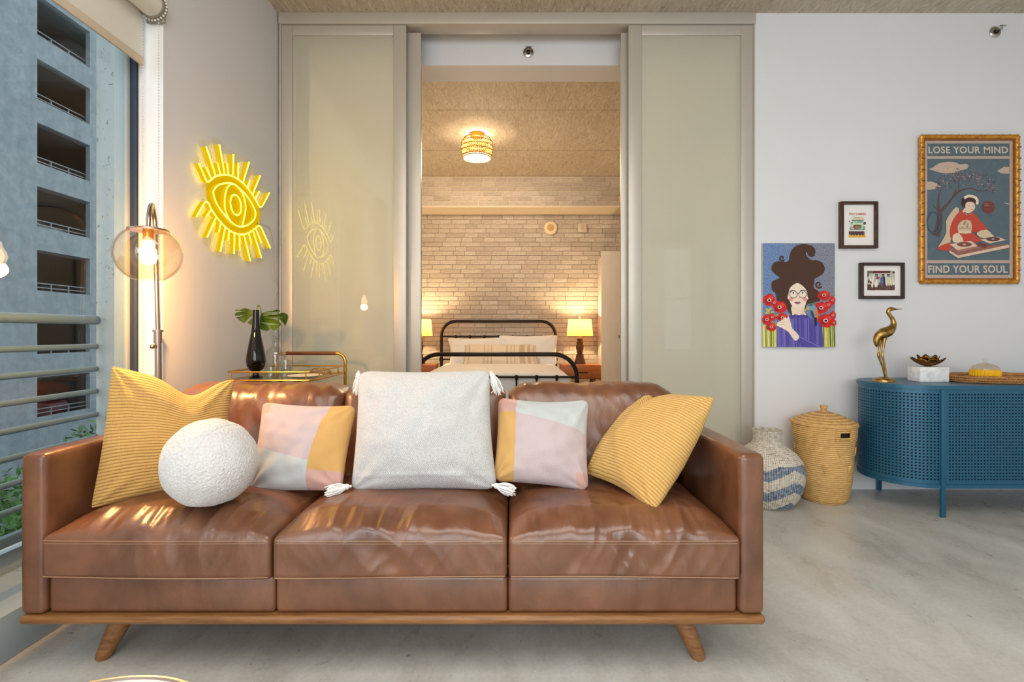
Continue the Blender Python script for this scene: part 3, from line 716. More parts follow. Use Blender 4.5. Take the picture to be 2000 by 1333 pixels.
# ================================================================== FLOOR LAMP
fl = thing('floor_lamp', 'nickel floor lamp with glowing amber glass globe by the window', 'lamp', (-1.475, 2.15, 0))
m_ = MB(); m_.lathe([(0, 0), (0.058, 0), (0.060, 0.012), (0.055, 0.02), (0.018, 0.024), (0.012, 0.05)], (-1.476, 2.15, 0), 28); part('base', m_, STEEL, fl)
m_ = MB(); m_.tube([(-1.476, 2.15, 0.02), (-1.487, 2.15, 0.995)], 0.0125, 16); part('pole', m_, STEEL, fl)
m_ = MB(); m_.tube([(-1.487, 2.15, 0.965), (-1.487, 2.15, 1.015)], 0.0155, 16); m_.tube([(-1.487, 2.15, 1.012), (-1.487, 2.15, 1.021)], 0.020, 16)
m_.tube([(-1.487, 2.15, 0.955), (-1.487, 2.12, 0.952)], 0.006, 10); m_.ball((-1.487, 2.117, 0.952), 0.010, 12, 8); part('collar', m_, STEEL, fl)
GC = Vector((-1.360, 1.915, 1.3045))
arm = [(-1.487, 2.15, 1.0), (-1.497, 2.15, 1.36), (-1.497, 2.149, 1.44), (-1.488, 2.13, 1.49), (-1.463, 2.085, 1.518), (-1.43, 2.035, 1.518), (-1.398, 1.98, 1.498), (-1.372, 1.935, 1.455), (-1.362, 1.917, 1.40)]
m_ = MB(); m_.tube(smooth_path(arm, 8), 0.0085, 14); part('arm', m_, STEEL, fl)
gp = []
for k in range(31):
    t = lerp(-1.11, 0.96, k/30); z = 0.108*math.sin(t); r = 0.111*math.cos(t); gp.append((r, z))
ztop = gp[-1][1]; rtop = gp[-1][0]
AMB = clear_glass('amber_glass', (1.0, 0.955, 0.89), 0.07, 0.6)
m_ = MB(); m_.lathe(gp+[(r-0.003, z) for r, z in reversed(gp)], GC, 56); part('glass_globe', m_, AMB, fl, sharp=0)
m_ = MB(); m_.lathe([(0, ztop+0.012), (0.03, ztop+0.012), (rtop+0.003, ztop+0.003), (rtop+0.004, ztop-0.003), (rtop-0.006, ztop-0.003), (0, ztop)], GC, 40); part('shade_cap', m_, STEEL, fl)
m_ = MB(); m_.lathe([(0, 0.092), (0.017, 0.092), (0.0175, 0.05), (0.014, 0.048), (0, 0.048)], GC, 24); part('socket', m_, GOLD, fl)
m_ = MB(); m_.lathe([(0.0, 0.048), (0.012, 0.046), (0.013, 0.03), (0.026, 0.005), (0.029, -0.012), (0.022, -0.034), (0.0, -0.042)], GC, 20); part('bulb', m_, emit('bulb_glow', (1.0, 0.72, 0.38), 16), fl, sharp=0)
point('floor_lamp_light', GC+Vector((0, 0, -0.058)), 31, (1.0, 0.52, 0.17), 0.03)

# ================================================================== NEON EYE
ns = thing('neon_eye_sign', 'glowing yellow neon eye with long lashes on the white wall', 'neon sign', (-1.51, 2.5, 1.3))
NX = -1.472
def npt(c, X=NX):
    x = 360+c[0]/5.124; y = 260+c[1]/5.124; Y = -X/((1000-x)/1000); return Vector((X, Y, H+(650-y)/1000*Y))
NEONC = emit('neon_core', (1.0, 0.80, 0.040), 11); NEONB = emit('neon_side', (1.0, 0.60, 0.0), 0.85); NEONR = emit('neon_rear_fill', (1.0, 0.64, 0.0), 5)  # rear emission is added on unseen back faces to brighten the wall
strokes = [
 ('brow_tube', [(145,308),(180,385),(212,462),(228,484),(243,487),(265,470),(320,432),(400,418),(470,428),(530,458),(590,505),(640,560),(690,630),(725,690),(750,732),(766,742),(790,715),(850,600)], 0),
 ('eye_tube', [(290,600),(297,568),(330,530),(380,508),(445,500),(492,510),(545,550),(600,600),(660,680),(700,760),(712,810),(700,860),(660,905),(610,932),(560,938),(500,915),(430,850),(370,780),(315,690)], 1),
 ('iris_tube', [(470,508),(432,545),(410,610),(402,700),(412,780),(432,830),(465,892)], 0),
 ('iris_tube', [(470,508),(512,520),(560,570),(595,640),(612,730),(605,820),(578,930)], 0),
 ('pupil_tube', [(515+52*math.cos(a)+14*math.sin(a), 720+103*math.sin(a)) for a in [2*PI*k/20 for k in range(20)]], 1),
 ('lower_lid_tube', [(122,835),(160,770),(193,712),(215,692),(238,699),(270,762),(320,840),(380,910),(440,965),(500,1000),(560,1015),(610,1012),(660,990),(710,955),(740,932),(765,942),(800,1015),(860,1150)], 0)]
for L in ([(215,345),(268,455)], [(218,138),(312,428)], [(332,300),(360,412)], [(350,115),(402,412)], [(425,302),(440,412)], [(490,214),(487,415)], [(540,302),(535,450)],
          [(648,292),(585,500)], [(655,478),(628,550)], [(758,428),(682,615)], [(748,585),(710,660)],
          [(222,832),(268,770)], [(228,1042),(312,858)], [(345,992),(368,890)], [(362,1185),(408,945)], [(435,1075),(448,975)], [(498,1208),(500,1005)], [(555,1172),(550,1018)],
          [(660,1280),(598,1030)], [(672,1112),(645,1010)], [(772,1250),(690,990)], [(768,1095),(718,965)]): strokes.append(('lash_tube', L, 0))
DEPTH = 0.021
for nm, L, closed in strokes:
    P = [npt(c) for c in L]
    if len(P) > 2: P = smooth_path(P, 5, bool(closed))
    n = len(P); m_ = MB(); hw = 0.0030
    V = []; 
    for i in range(n):
        a = P[(i-1) % n] if (closed or i) else P[i]; b2 = P[(i+1) % n] if (closed or i < n-1) else P[i]
        t = (b2-a).normalized(); s_ = Vector((0, -t.z, t.y))*hw
        V += [P[i]+s_, P[i]-s_, P[i]-s_-Vector((DEPTH, 0, 0)), P[i]+s_-Vector((DEPTH, 0, 0))]
    F = []
    for i in range(n if closed else n-1):
        j = (i+1) % n
        for k in (1, 3): F.append((i*4+k, i*4+(k+1) % 4, j*4+(k+1) % 4, j*4+k))
    if not closed: F += [(0, 1, 2, 3), ((n-1)*4+3, (n-1)*4+2, (n-1)*4+1, (n-1)*4)]
    m_.add(V, F, 0)
    m_.add(V, [(i*4+2, i*4+3, ((i+1) % n)*4+3, ((i+1) % n)*4+2) for i in range(n if closed else n-1)], 2)
    m_.tube(P, 0.0033, 8, closed=bool(closed), m=1)
    part(nm, m_, [NEONB, NEONC, NEONR], ns)
out = [(60,830),(190,650),(215,600),(190,520),(75,290),(100,240),(150,190),(140,90),(185,60),(280,90),(300,35),(360,70),(440,160),(500,190),(640,250),(680,300),(700,420),(770,395),(790,560),(880,580),(800,770),(760,800),(770,890),(890,1150),(800,1200),(800,1290),(640,1310),(560,1230),(460,1250),(310,1220),(180,1090)]
P = [npt(c, NX-DEPTH-0.001) for c in out]
m_ = MB(); m_.prism(P, (-0.004, 0, 0)); part('acrylic_back', m_, clear_glass('clear_acrylic', (0.99, 0.985, 0.95), 0.03, 0.25), ns, sharp=20)
eye = [(230,500),(265,480),(320,445),(400,428),(470,438),(530,468),(590,515),(640,570),(690,640),(725,700),(760,800),(750,925),(710,945),(660,980),(610,1002),(560,1005),(500,990),(440,955),(380,900),(320,830),(270,750),(235,670)]
m_ = MB(); m_.prism([npt(c, NX-DEPTH+0.002) for c in eye], (-0.002, 0, 0))  # added plate: neon glow behind the eye put in as emission
b = N('acrylic_glow_fill'); e_ = b.n('Emission'); e_.inputs[0].default_value = (1.0, 0.60, 0.0, 1); e_.inputs[1].default_value = 0.72; tr_n = b.n('BsdfTransparent')
mx = b.n('MixShader'); mx.inputs[0].default_value = 0.78; b.t.links.new(tr_n.outputs[0], mx.inputs[1]); b.t.links.new(e_.outputs[0], mx.inputs[2])
part('eye_glow_plate', m_, b.done(mx), ns, 'added plate with the gold neon glow put in behind the eye outline', sharp=20)
for c in ((355, 820), (590, 545), (230, 560), (700, 905)):
    m_ = MB(); p = npt(c, -1.51); m_.tube([p, p+Vector((0.020, 0, 0))], 0.006, 10); part('standoff', m_, STEEL, ns)
m_ = MB(); pts = [npt(c, -1.506) for c in [(700, 905), (830, 930), (870, 1000), (905, 1200), (880, 1300), (895, 1440), (930, 1560), (890, 1700), (925, 1900)]]
m_.tube(smooth_path(pts, 6), 0.0018, 6); part('power_cable', m_, plain('clear_cable', (206, 190, 168), 0.4), ns)

# ================================================================== BAR CART AND WHAT STANDS ON IT
bc = thing('bar_cart', 'gold framed bar cart with glass shelf behind the sofa', 'cart', (-1.215, 2.81, 0))
def rrect(x0, x1, y0, y1, z, r, k=6):
    out = []
    for cx, cyy, a0 in ((x1-r, y1-r, 0), (x0+r, y1-r, PI/2), (x0+r, y0+r, PI), (x1-r, y0+r, 1.5*PI)):
        out += [Vector((cx+r*math.cos(a0+PI/2*i/k), cyy+r*math.sin(a0+PI/2*i/k), z)) for i in range(k+1)]
    return out
for z in (0.776, 0.30):
    m_ = MB(); m_.tube(rrect(-1.43, -1.0, 2.555, 3.06, z+0.036, 0.035), 0.0045, 8, closed=True); part('gallery_rail', m_, GOLD, bc)
    m_ = MB(); m_.tube(rrect(-1.43, -1.0, 2.555, 3.06, z-0.006, 0.035), 0.006, 8, closed=True); part('shelf_frame', m_, GOLD, bc)
    m_ = MB(); m_.smooth = False; m_.box((-1.425, 2.56, z-0.008), (-1.005, 3.055, z-0.001)); part('glass_shelf', m_, clear_glass('cart_glass', (0.93, 0.97, 0.94), 0.06, 0.4), bc)
    for x, y in ((-1.405, 2.558), (-1.03, 2.558), (-1.215, 3.06), (-1.428, 2.8), (-1.002, 2.66), (-1.002, 2.95)):
        m_ = MB(); m_.tube([(x, y, z-0.004), (x, y, z+0.036)], 0.0035, 8); part('spindle', m_, GOLD, bc)
for x in (-1.425, -1.005):
    m_ = MB(); m_.tube([(x, 2.57, 0.07), (x, 2.57, 0.774)], 0.009, 10); part('leg', m_, GOLD, bc)
    m_ = MB(); m_.tube([(x, 3.085, 0.07), (x, 3.085, 0.77)], 0.0095, 10); part('leg', m_, GOLD, bc)
    for y in (2.57, 3.085):
        m_ = MB(); m_.tube([(x-0.008, y, 0.033), (x+0.008, y, 0.033)], 0.033, 18); part('wheel', m_, plain('cart_wheel', (40, 36, 32), 0.6), bc)
hp = [(-1.425, 3.085, 0.74), (-1.425, 3.085, 0.80), (-1.425, 3.085, 0.845), (-1.41, 3.085, 0.873), (-1.375, 3.085, 0.884), (-1.355, 3.085, 0.885), (-1.07, 3.085, 0.885), (-1.045, 3.085, 0.883), (-1.018, 3.085, 0.868), (-1.005, 3.085, 0.84), (-1.005, 3.085, 0.80), (-1.005, 3.085, 0.74)]
m_ = MB(); m_.tube(smooth_path(hp, 5), 0.0095, 12); ho = part('handle', m_, GOLD, bc)
m_ = MB(); m_.tube([(-1.36, 3.085, 0.885), (-1.06, 3.085, 0.885)], 0.0108, 12); part('grip', m_, m_wood('dark_grip', (92, 42, 16), (128, 62, 26)), ho)
GB = plain('black_glass', (7, 5, 6), 0.02, 0, 0.02, Specular_IOR_Level=0.5)
vp = [(0, 0), (0.034, 0), (0.035, 0.004), (0.018, 0.016), (0.014, 0.024), (0.017, 0.034), (0.034, 0.045), (0.044, 0.068), (0.0465, 0.092), (0.043, 0.125), (0.034, 0.175), (0.024, 0.225), (0.0175, 0.275), (0.0150, 0.33), (0.0155, 0.350), (0.0125, 0.350), (0.012, 0.28), (0.012, 0.1), (0, 0.1)]
m_ = MB(); VC = Vector((-1.313, 2.625, 0.776)); m_.lathe(vp, VC, 40); solo('bottle_vase', m_, GB, 'tall black glass bottle vase on the bar cart', 'vase', sharp=60)
LEAF = N('monstera_leaf'); lv = LEAF.coord(); ln = LEAF.noise(lv, 16, 4)
LEAF = LEAF.done(LEAF.bsdf(LEAF.ramp(ln, [(0.3, lin((52, 78, 18))), (0.7, lin((102, 132, 40)))]), 0.32, 0, LEAF.bump(ln, 0.2, 0.004)))
def leaf(name, crop, stempts, Yf, label):
    P = []
    for cx_, cy_ in crop:
        x = 430+cx_/7.692; y = 590+cy_/7.692; P.append(at(x, y, Yf(x, y)))
    root = thing(name, label, 'leaf', stempts[0])
    bmx = bmesh.new(); vs_ = [bmx.verts.new(p) for p in P]
    for t in tessellate_polygon([[Vector((a, b2, 0)) for a, b2 in crop]]): bmx.faces.new([vs_[i] for i in t])
    bmesh.ops.recalc_face_normals(bmx, faces=bmx.faces[:])
    bmesh.ops.solidify(bmx, geom=bmx.faces[:], thickness=0.0012)
    m2 = MB(); m2.bm(bmx); part('blade', m2, LEAF, root, sharp=30)
    m2 = MB(); pa = stempts[-1]
    for tp in [P[i] for i in range(2, len(P)-2, 4)]: m2.tube([pa+(tp-pa)*f+Vector((0, -0.0012, 0)) for f in (0.1, 0.45, 0.85)], [0.0011, 0.0009, 0.0004], 4)
    part('veins', m2, plain('leaf_vein', (138, 158, 72), 0.45), root)
    m2 = MB(); m2.tube(smooth_path(stempts, 6), 0.0025, 8); part('stem', m2, plain('leaf_stem', (110, 128, 50), 0.5), root)
leaf('monstera_leaf', [(540,165),(480,128),(440,110),(370,93),(330,100),(300,118),(235,118),(222,130),(300,140),(345,150),(300,152),(245,158),(222,186),(225,212),(300,205),(370,190),(300,218),(245,232),(270,256),(310,290),(365,322),(400,280),(445,232),(500,200),(515,214),(462,256),(425,296),(412,314),(460,345),(505,362),(540,300)],
     [VC+Vector((-0.002, 0.004, 0.2)), VC+Vector((0, 0.008, 0.36)), VC+Vector((-0.012, 0.045, 0.372)), at(497, 611, 2.685)], lambda x, y: 2.70+0.05*((505-x)/45)**2-0.0015*(620-y), 'green monstera leaf spreading left from the black bottle vase')
leaf('monstera_leaf', [(610,185),(650,160),(700,145),(790,135),(840,116),(885,120),(905,142),(850,165),(790,182),(760,196),(800,196),(860,188),(930,160),(965,166),(1008,186),(1022,222),(1012,285),(975,362),(945,318),(895,266),(840,244),(780,236),(745,246),(772,258),(830,264),(875,284),(925,338),(880,376),(812,432),(770,400),(728,352),(752,418),(700,437),(640,428),(600,402),(596,300),(600,220)],
     [VC+Vector((0.004, 0.004, 0.2)), VC+Vector((0.002, 0.006, 0.36)), VC+Vector((0.008, 0.03, 0.365)), at(510, 613, 2.665)], lambda x, y: 2.67+0.06*((x-505)/55)**2+0.0012*(y-620), 'green monstera leaf with slits spreading right from the black bottle vase')
CG = clear_glass('clear_crystal', (0.95, 0.965, 0.955), 0.09, 1.0)
dc = Vector((px(538, 2.87), 2.87, 0.776)); m_ = MB()
m_.lathe([(0, 0.002), (0.052, 0.0), (0.055, 0.01), (0.055, 0.11), (0.05, 0.13), (0.022, 0.152), (0.019, 0.165), (0.019, 0.195), (0.026, 0.2), (0.024, 0.203), (0.016, 0.195), (0.016, 0.16), (0.045, 0.128), (0.049, 0.11), (0.049, 0.014), (0, 0.012)], dc, 32)
dct = thing('decanter', 'clear glass decanter with ball stopper on the bar cart', 'decanter', dc); part('bottle', m_, CG, dct, sharp=0)
m_ = MB(); m_.ball(dc+Vector((0, 0, 0.231)), 0.029, 20, 14); m_.tube([dc+Vector((0, 0, 0.18)), dc+Vector((0, 0, 0.206))], 0.012, 12); part('stopper', m_, CG, dct, sharp=0)
for q, (gx, gy, hh, r, lab) in enumerate(((556, 2.74, 0.085, 0.036, 'clear glass tumbler right of the decanter'), (528, 2.68, 0.05, 0.03, 'small clear glass beside the black vase'))):
    g = Vector((px(gx, gy), gy, 0.776)); m_ = MB(); m_.lathe([(0, 0), (r*0.9, 0), (r, hh), (r-0.0025, hh), (r*0.9-0.0025, 0.006), (0, 0.006)], g, 28); solo('tumbler', m_, CG, lab, 'glass', 'glasses on the bar cart', sharp=50)
pl = Vector((-1.09, 2.70, 0.776)); m_ = MB(); m_.lathe([(0, 0), (0.06, 0), (0.088, 0.009), (0.086, 0.011), (0.058, 0.004), (0, 0.004)], pl, 36); solo('saucer', m_, plain('cream_china', (238, 222, 196), 0.35), 'small cream saucer on the bar cart', 'dish', sharp=50)
wo = MB(); rs = random.Random(5); c0 = Vector((-1.07, 2.86, 0.776))
V6 = [c0+Vector((0.07*math.cos(a), 0.055*math.sin(a), 0.0025)) for a in [2*PI*k/6 for k in range(6)]]; T6 = [c0+Vector((0.04*math.cos(a+0.5), 0.03*math.sin(a+0.5), 0.034)) for a in [2*PI*k/6 for k in range(6)]]
for k in range(6):
    for a, b2 in ((V6[k], V6[(k+1) % 6]), (V6[k], T6[k]), (T6[k], T6[(k+1) % 6]), (V6[(k+1) % 6], T6[k])): wo.tube([a, b2], 0.0018, 6)
solo('wire_ornament', wo, GOLD, 'gold wire lattice ornament on the bar cart', 'ornament')

# ================================================================== BEDROOM
BX = -0.165
bed = thing('bed', 'double bed with black iron head and foot rails and white bedding', 'bed', (BX, 5.95, 0))
def bed_end(nm, Y, cx, hw, top, r, R, rod, nk, low):
    e = MB(); pts = [Vector((cx-hw, Y, 0)), Vector((cx-hw, Y, top-R))]
    for k in range(1, 10): a = PI-PI/2*k/9; pts.append(Vector((cx-hw+R+R*math.cos(a), Y, top-R+R*math.sin(a))))
    for k in range(0, 10): a = PI/2-PI/2*k/9; pts.append(Vector((cx+hw-R+R*math.cos(a), Y, top-R+R*math.sin(a))))
    pts.append(Vector((cx+hw, Y, 0))); e.tube(pts, r, 14); po = part(nm, e, BLACKMETAL, bed)
    q = MB(); q.tube([(cx-hw, Y, rod), (cx+hw, Y, rod)], r*0.55, 10); q.tube([(cx-hw, Y, low), (cx+hw, Y, low)], r*0.55, 10); part('crossbar', q, BLACKMETAL, po)
    for k in range(nk):
        x = cx-hw+2*hw*(k+1)/(nk+1); q = MB(); q.tube([(x, Y, low), (x, Y, rod)], r*0.42, 8)
        q.lathe([(0, -0.035), (0.011, -0.03), (0.02, -0.004), (0.024, 0.0), (0.02, 0.006), (0.012, 0.018), (0, 0.02)], (x, Y, rod), 12); part('spindle', q, BLACKMETAL, po)
    for sx in (-1, 1):
        q = MB(); q.lathe([(0, -0.02), (r*1.35, -0.018), (r*1.35, 0.018), (0, 0.02)], (cx+sx*hw, Y, low), 14); part('post_collar', q, BLACKMETAL, po)
bed_end('headboard', 6.95, -0.183, 0.775, 1.165, 0.021, 0.20, 0.957, 7, 0.645)
bed_end('footboard', 4.93, -0.150, 0.775, 0.80, 0.021, 0.22, 0.582, 7, 0.20)
m_ = MB(); m_.box((BX-0.76, 4.98, 0.24), (BX+0.76, 6.92, 0.30), 0.01); part('bed_frame', m_, BLACKMETAL, bed)
BEDW = plain('white_bedding', (242, 241, 243), 0.9, 0, 0.03, 6, 0.25, 30)
def dpm(L, u, nn):
    return nn*(0.006*noise.noise(Vector((L.x*5, L.y*4, L.z*6))))+Vector((0, 0, 0.03*(1-u.x**4)*(1 if nn.z > 0 else 0)))
m_ = soft_box((BX, 5.94, 0.445), (0.745, 0.955, 0.145), 0.05, (24, 30, 5), dpm); part('duvet', m_, BEDW, bed, weld=1e-4, sharp=0)
for x0, x1, y0, ym, lab in ((874, 984, 660, 712, 'white bed pillow on the left half of the bed'), (974, 1090, 655, 712, 'white bed pillow on the right half of the bed')):
    m_ = pillow(at(x0+2, 716, 6.62), at(x1-2, 714, 6.62), at(x1, y0-1, 6.78), at(x0-1, y0, 6.78), 0.09, (0.01, 0.02, 0.05, 0.05), 28, seed=x0, wrk=0.02); solo('bed_pillow', m_, BEDW, lab, 'pillow', 'white bed pillows', weld=1e-5, sharp=0)
b = N('striped_linen'); uv = b.n('TexCoord').outputs['UV']; sx = b.n('SeparateXYZ'); b.set(sx.inputs[0], uv)
st = b.math('GREATER_THAN', b.math('SINE', b.math('ADD', b.math('MULTIPLY', sx.outputs[0], 62), b.math('MULTIPLY', b.math('SINE', b.math('MULTIPLY', sx.outputs[0], 19)), 4.0))), 0.72)
nz = b.noise(b.coord('UV', (40, 5, 1)), 4, 4)
LIN = b.done(b.bsdf(b.mix(b.math('MULTIPLY', st, nz), lin((236, 222, 202)), lin((170, 138, 98))), 0.95, 0, b.bump(nz, 0.3, 0.01)))
m_ = pillow(at(902, 719, 6.40), at(1052, 719, 6.40), at(1048, 673, 6.50), at(907, 672, 6.50), 0.085, (0.01, 0.02, 0.03, 0.02), 28, seed=33, wrk=0.015)
solo('lumbar_pillow', m_, LIN, 'long cream lumbar pillow with tan stripes on the bed', 'pillow', weld=1e-5, sharp=0)
NSW = m_wood('nightstand_wood', (148, 80, 36), (186, 112, 58), (1, 8, 14), 0.42)
nst = thing('nightstand', 'wooden nightstand right of the bed, its drawer and splayed leg in view', 'nightstand', (0, 0, 0), 'bedside nightstands')
m_ = MB(); m_.box((-0.26, -0.19, 0.405), (0.26, 0.19, 0.590), 0.006); part('case', m_, NSW, nst)
m_ = MB(); m_.box((-0.245, -0.202, 0.42), (0.245, -0.19, 0.565), 0.004); dd = part('drawer', m_, NSW, nst)
m_ = MB(); m_.box((-0.075, -0.206, 0.487), (0.075, -0.201, 0.503)); part('finger_pull', m_, plain('dark_slot', (48, 24, 10), 0.7), dd)
for sx in (-1, 1):
    for sy in (-1, 1):
        m_ = MB(); m_.tube([(sx*0.21, sy*0.16, 0), (sx*0.16, sy*0.12, 0.405)], [0.014, 0.022], 12); part('leg', m_, NSW, nst)
nst.location = (0.905, 6.80, 0)
copy_tree(nst, (-1.262, 6.80, 0), 'wooden nightstand left of the bed, partly hidden by the door frame')
LW = m_wood('lamp_turned_wood', (62, 34, 20), (92, 54, 34), (8, 8, 2), 0.45)
tl = thing('table_lamp', 'lit table lamp with cream shade and turned wooden base right of the bed', 'lamp', (0, 0, 0), 'bedside table lamps')
m_ = MB(); m_.lathe([(0, 0), (0.078, 0), (0.076, 0.02), (0.058, 0.07), (0.048, 0.115), (0.05, 0.13), (0.036, 0.134), (0.034, 0.15), (0.046, 0.155), (0.047, 0.165), (0.037, 0.17), (0.05, 0.20), (0.052, 0.235), (0.04, 0.275), (0.047, 0.283), (0.047, 0.293), (0.034, 0.298), (0.038, 0.325), (0.042, 0.34), (0.0, 0.345)], (0, 0, 0), 28); part('base', m_, LW, tl, sharp=50)
m_ = MB(); m_.tube([(0, 0, 0.34), (0, 0, 0.42)], 0.016, 12); part('socket', m_, plain('lamp_neck', (220, 196, 150), 0.4, 0.3), tl)
b = N('lit_linen_shade'); tr = b.n('BsdfTranslucent'); tr.inputs[0].default_value = lin((240, 188, 92)); df = b.n('BsdfDiffuse'); df.inputs[0].default_value = lin((232, 194, 112))
mx = b.n('MixShader'); mx.inputs[0].default_value = 0.5; b.t.links.new(tr.outputs[0], mx.inputs[1]); b.t.links.new(df.outputs[0], mx.inputs[2]); SHADE = b.done(mx)
m_ = MB(); m_.lathe([(0.172, 0.375), (0.152, 0.595)], (0, 0, 0), 40); m_.smooth = True; part('lamp_shade', m_, SHADE, tl)
m_ = MB(); m_.tube([(0, 0, 0.42), (0, 0, 0.625)], 0.003, 6); m_.tube([(-0.15, 0, 0.588), (0.15, 0, 0.588)], 0.002, 6); m_.ball((0, 0, 0.632), 0.013, 12, 8); part('finial', m_, plain('finial_cream', (222, 200, 160), 0.4), tl)
m_ = MB(); m_.ball((0, 0, 0.47), (0.028, 0.028, 0.036), 14, 10); part('bulb', m_, emit('bedside_bulb', (1.0, 0.74, 0.40), 14), tl, sharp=0)
tl.location = (0.905, 6.83, 0.591)
copy_tree(tl, (-1.235, 6.83, 0.591), 'lit table lamp with cream shade at the left edge of the opening')
for x in (0.905, -1.235): point('bedside_light', (x, 6.83, 0.591+0.53), 30, (1.0, 0.70, 0.36), 0.035)
# rattan ceiling lamp
cl = thing('ceiling_lamp', 'round woven rattan drum lamp on the bedroom ceiling', 'lamp', (-0.362, 5.30, CEIL))
RT = m_rattan('rattan_strands', (150, 98, 30), (208, 158, 74), 40, 120)
LC = Vector((-0.362, 5.30, CEIL))
m_ = MB(); m_.lathe([(0, 0), (0.075, 0), (0.075, -0.02), (0.06, -0.035), (0, -0.035)], LC, 28); part('ceiling_plate', m_, GOLD, cl)
prf = [(0.085, -0.035), (0.135, -0.055), (0.160, -0.095), (0.166, -0.14), (0.163, -0.185), (0.150, -0.235), (0.140, -0.252)]
for (r, z) in prf:
    m_ = MB(); m_.tube([LC+Vector((r*math.cos(a), r*math.sin(a), z)) for a in [2*PI*k/40 for k in range(40)]], 0.005, 6, closed=True); part('hoop', m_, RT, cl)
m_ = MB()
for s_ in (1, -1):
    for k in range(48):
        pts = []
        for j in range(13):
            z = lerp(-0.037, -0.25, j/12); r = interp([(-p[1], p[0]) for p in prf], -z); a = 2*PI*k/48+s_*0.55*j/12+0.05*math.sin(j*2.1)
            pts.append(LC+Vector((r*math.cos(a), r*math.sin(a), z)))
        m_.tube(pts, 0.0028, 4)
part('woven_strands', m_, RT, cl, stuff=True)
m_ = MB(); m_.lathe([(0, -0.246), (0.136, -0.246), (0.136, -0.238), (0, -0.238)], LC, 36); part('diffuser', m_, emit('lamp_diffuser', (1.0, 0.90, 0.70), 4.0), cl)
point('ceiling_lamp_light', LC+Vector((0, 0, -0.12)), 24, (1.0, 0.76, 0.48), 0.05)
point('ceiling_lamp_downlight', LC+Vector((0, 0, -0.275)), 75, (1.0, 0.74, 0.46), 0.06)
# sprinklers, detectors
CHROME = plain('chrome', (190, 186, 180), 0.2, 1.0, 0.02)
def sprinkler(X, Y, Z, label, side):
    r = thing('sprinkler_head', label, 'sprinkler', (X, Y, Z), 'sidewall sprinklers')
    def q(pts): return [Vector((X, Y, Z))+Vector((p[0], -p[2], p[1])) for p in pts]
    m2 = MB(); m2.lathe([(0.016, 0.004), (0.034, 0.0), (0.036, 0.004), (0.03, 0.009), (0.016, 0.010)], (0, 0, 0), 24); m2.v = q(m2.v); part('escutcheon', m2, CHROME, r)
    m2 = MB(); m2.lathe([(0, 0), (0.013, 0.0), (0.013, 0.02), (0.008, 0.024), (0, 0.024)], (0, 0, 0), 12); m2.v = q(m2.v); part('nozzle', m2, plain('sprinkler_dark', (46, 40, 36), 0.5, 0.5), r)
    for s_ in (-1, 1):
        m2 = MB(); m2.tube(q([(s_*0.010, 0, 0.02), (s_*0.014, 0, 0.036), (s_*0.003, 0, 0.05)]), 0.003, 6); part('yoke', m2, CHROME, r)
    m2 = MB(); m2.box((X-0.02, Y-0.06, Z+0.008), (X+0.02, Y-0.048, Z+0.012)); m2.tube(q([(0, 0, 0.02), (0, 0, 0.052)]), 0.003, 6); part('deflector', m2, CHROME, r)
sprinkler(px(1032, 3.53), 3.53, pz(103, 3.53), 'chrome sprinkler head on the soffit above the bedroom opening', 0)
sprinkler(px(1943), YD, pz(63), 'chrome sprinkler head high on the picture wall', 0)
def disc(nm, X, Y, Z, prof, mats, lab, cat):
    r = thing(nm, lab, cat, (X, Y, Z)); 
    for pn, pr, mt in zip(('housing', 'grille'), prof, mats):
        m2 = MB(); m2.lathe(pr, (0, 0, 0), 36); m2.v = [Vector((X+p.x, Y-p.z, Z+p.y)) for p in m2.v]; part(pn, m2, mt, r)
CREAMP = plain('cream_plastic', (240, 224, 190), 0.5)
disc('smoke_detector', px(1075, 7.17), 7.172, pz(446, 7.17), ([(0, 0), (0.093, 0), (0.095, 0.012), (0.085, 0.035), (0.052, 0.04), (0, 0.04)], [(0, 0.04), (0.048, 0.04), (0.044, 0.047), (0, 0.049)]), (CREAMP, plain('detector_grille', (204, 166, 108), 0.6)), 'round cream smoke detector on the bedroom brick wall', 'smoke detector')
m_ = MB(); X, Z = px(1137, 7.17), pz(446, 7.17); m_.box((X-0.062, 7.150, Z-0.062), (X+0.062, 7.172, Z+0.062), 0.008)
vp_ = thing('wall_plate', 'square blank wall plate right of the smoke detector', 'wall plate', (X, 7.172, Z)); part('plate', m_, plain('plate_paint', (214, 200, 182), 0.6), vp_)
m_ = MB(); m_.tube([(X, 7.150, Z), (X, 7.142, Z)], 0.024, 20); part('sensor', m_, plain('plate_sensor', (196, 184, 168), 0.6), vp_)
# wardrobe at the right of the bedroom
wd = thing('wardrobe', 'plain white wardrobe with a small round knob beside the right nightstand', 'wardrobe', (1.6, 6.78, 0))
WPAINT = plain('wardrobe_white', (236, 226, 214), 0.5, 0, 0.02)
m_ = MB(); m_.box((1.195, 6.47, 0), (2.20, 7.13, 2.03), 0.004); part('case', m_, WPAINT, wd)
m_ = MB(); m_.box((1.197, 6.446, 0.05), (1.385, 6.468, 2.025), 0.003)
m_ = MB(); m_.box((1.125, 6.440, 0.03), (1.400, 6.468, 2.035), 0.003); d1 = part('door', m_, WPAINT, wd)
m_ = MB(); m_.ball((px(1209, 6.42), 6.415, pz(658, 6.42)), 0.016, 14, 10); m_.tube([(px(1209, 6.42), 6.415, pz(658, 6.42)), (px(1209, 6.42), 6.44, pz(658, 6.42))], 0.006, 8); part('knob', m_, STEEL, d1)
m_ = MB(); m_.box((1.406, 6.440, 0.03), (2.195, 6.468, 2.035), 0.003); part('door', m_, WPAINT, wd)

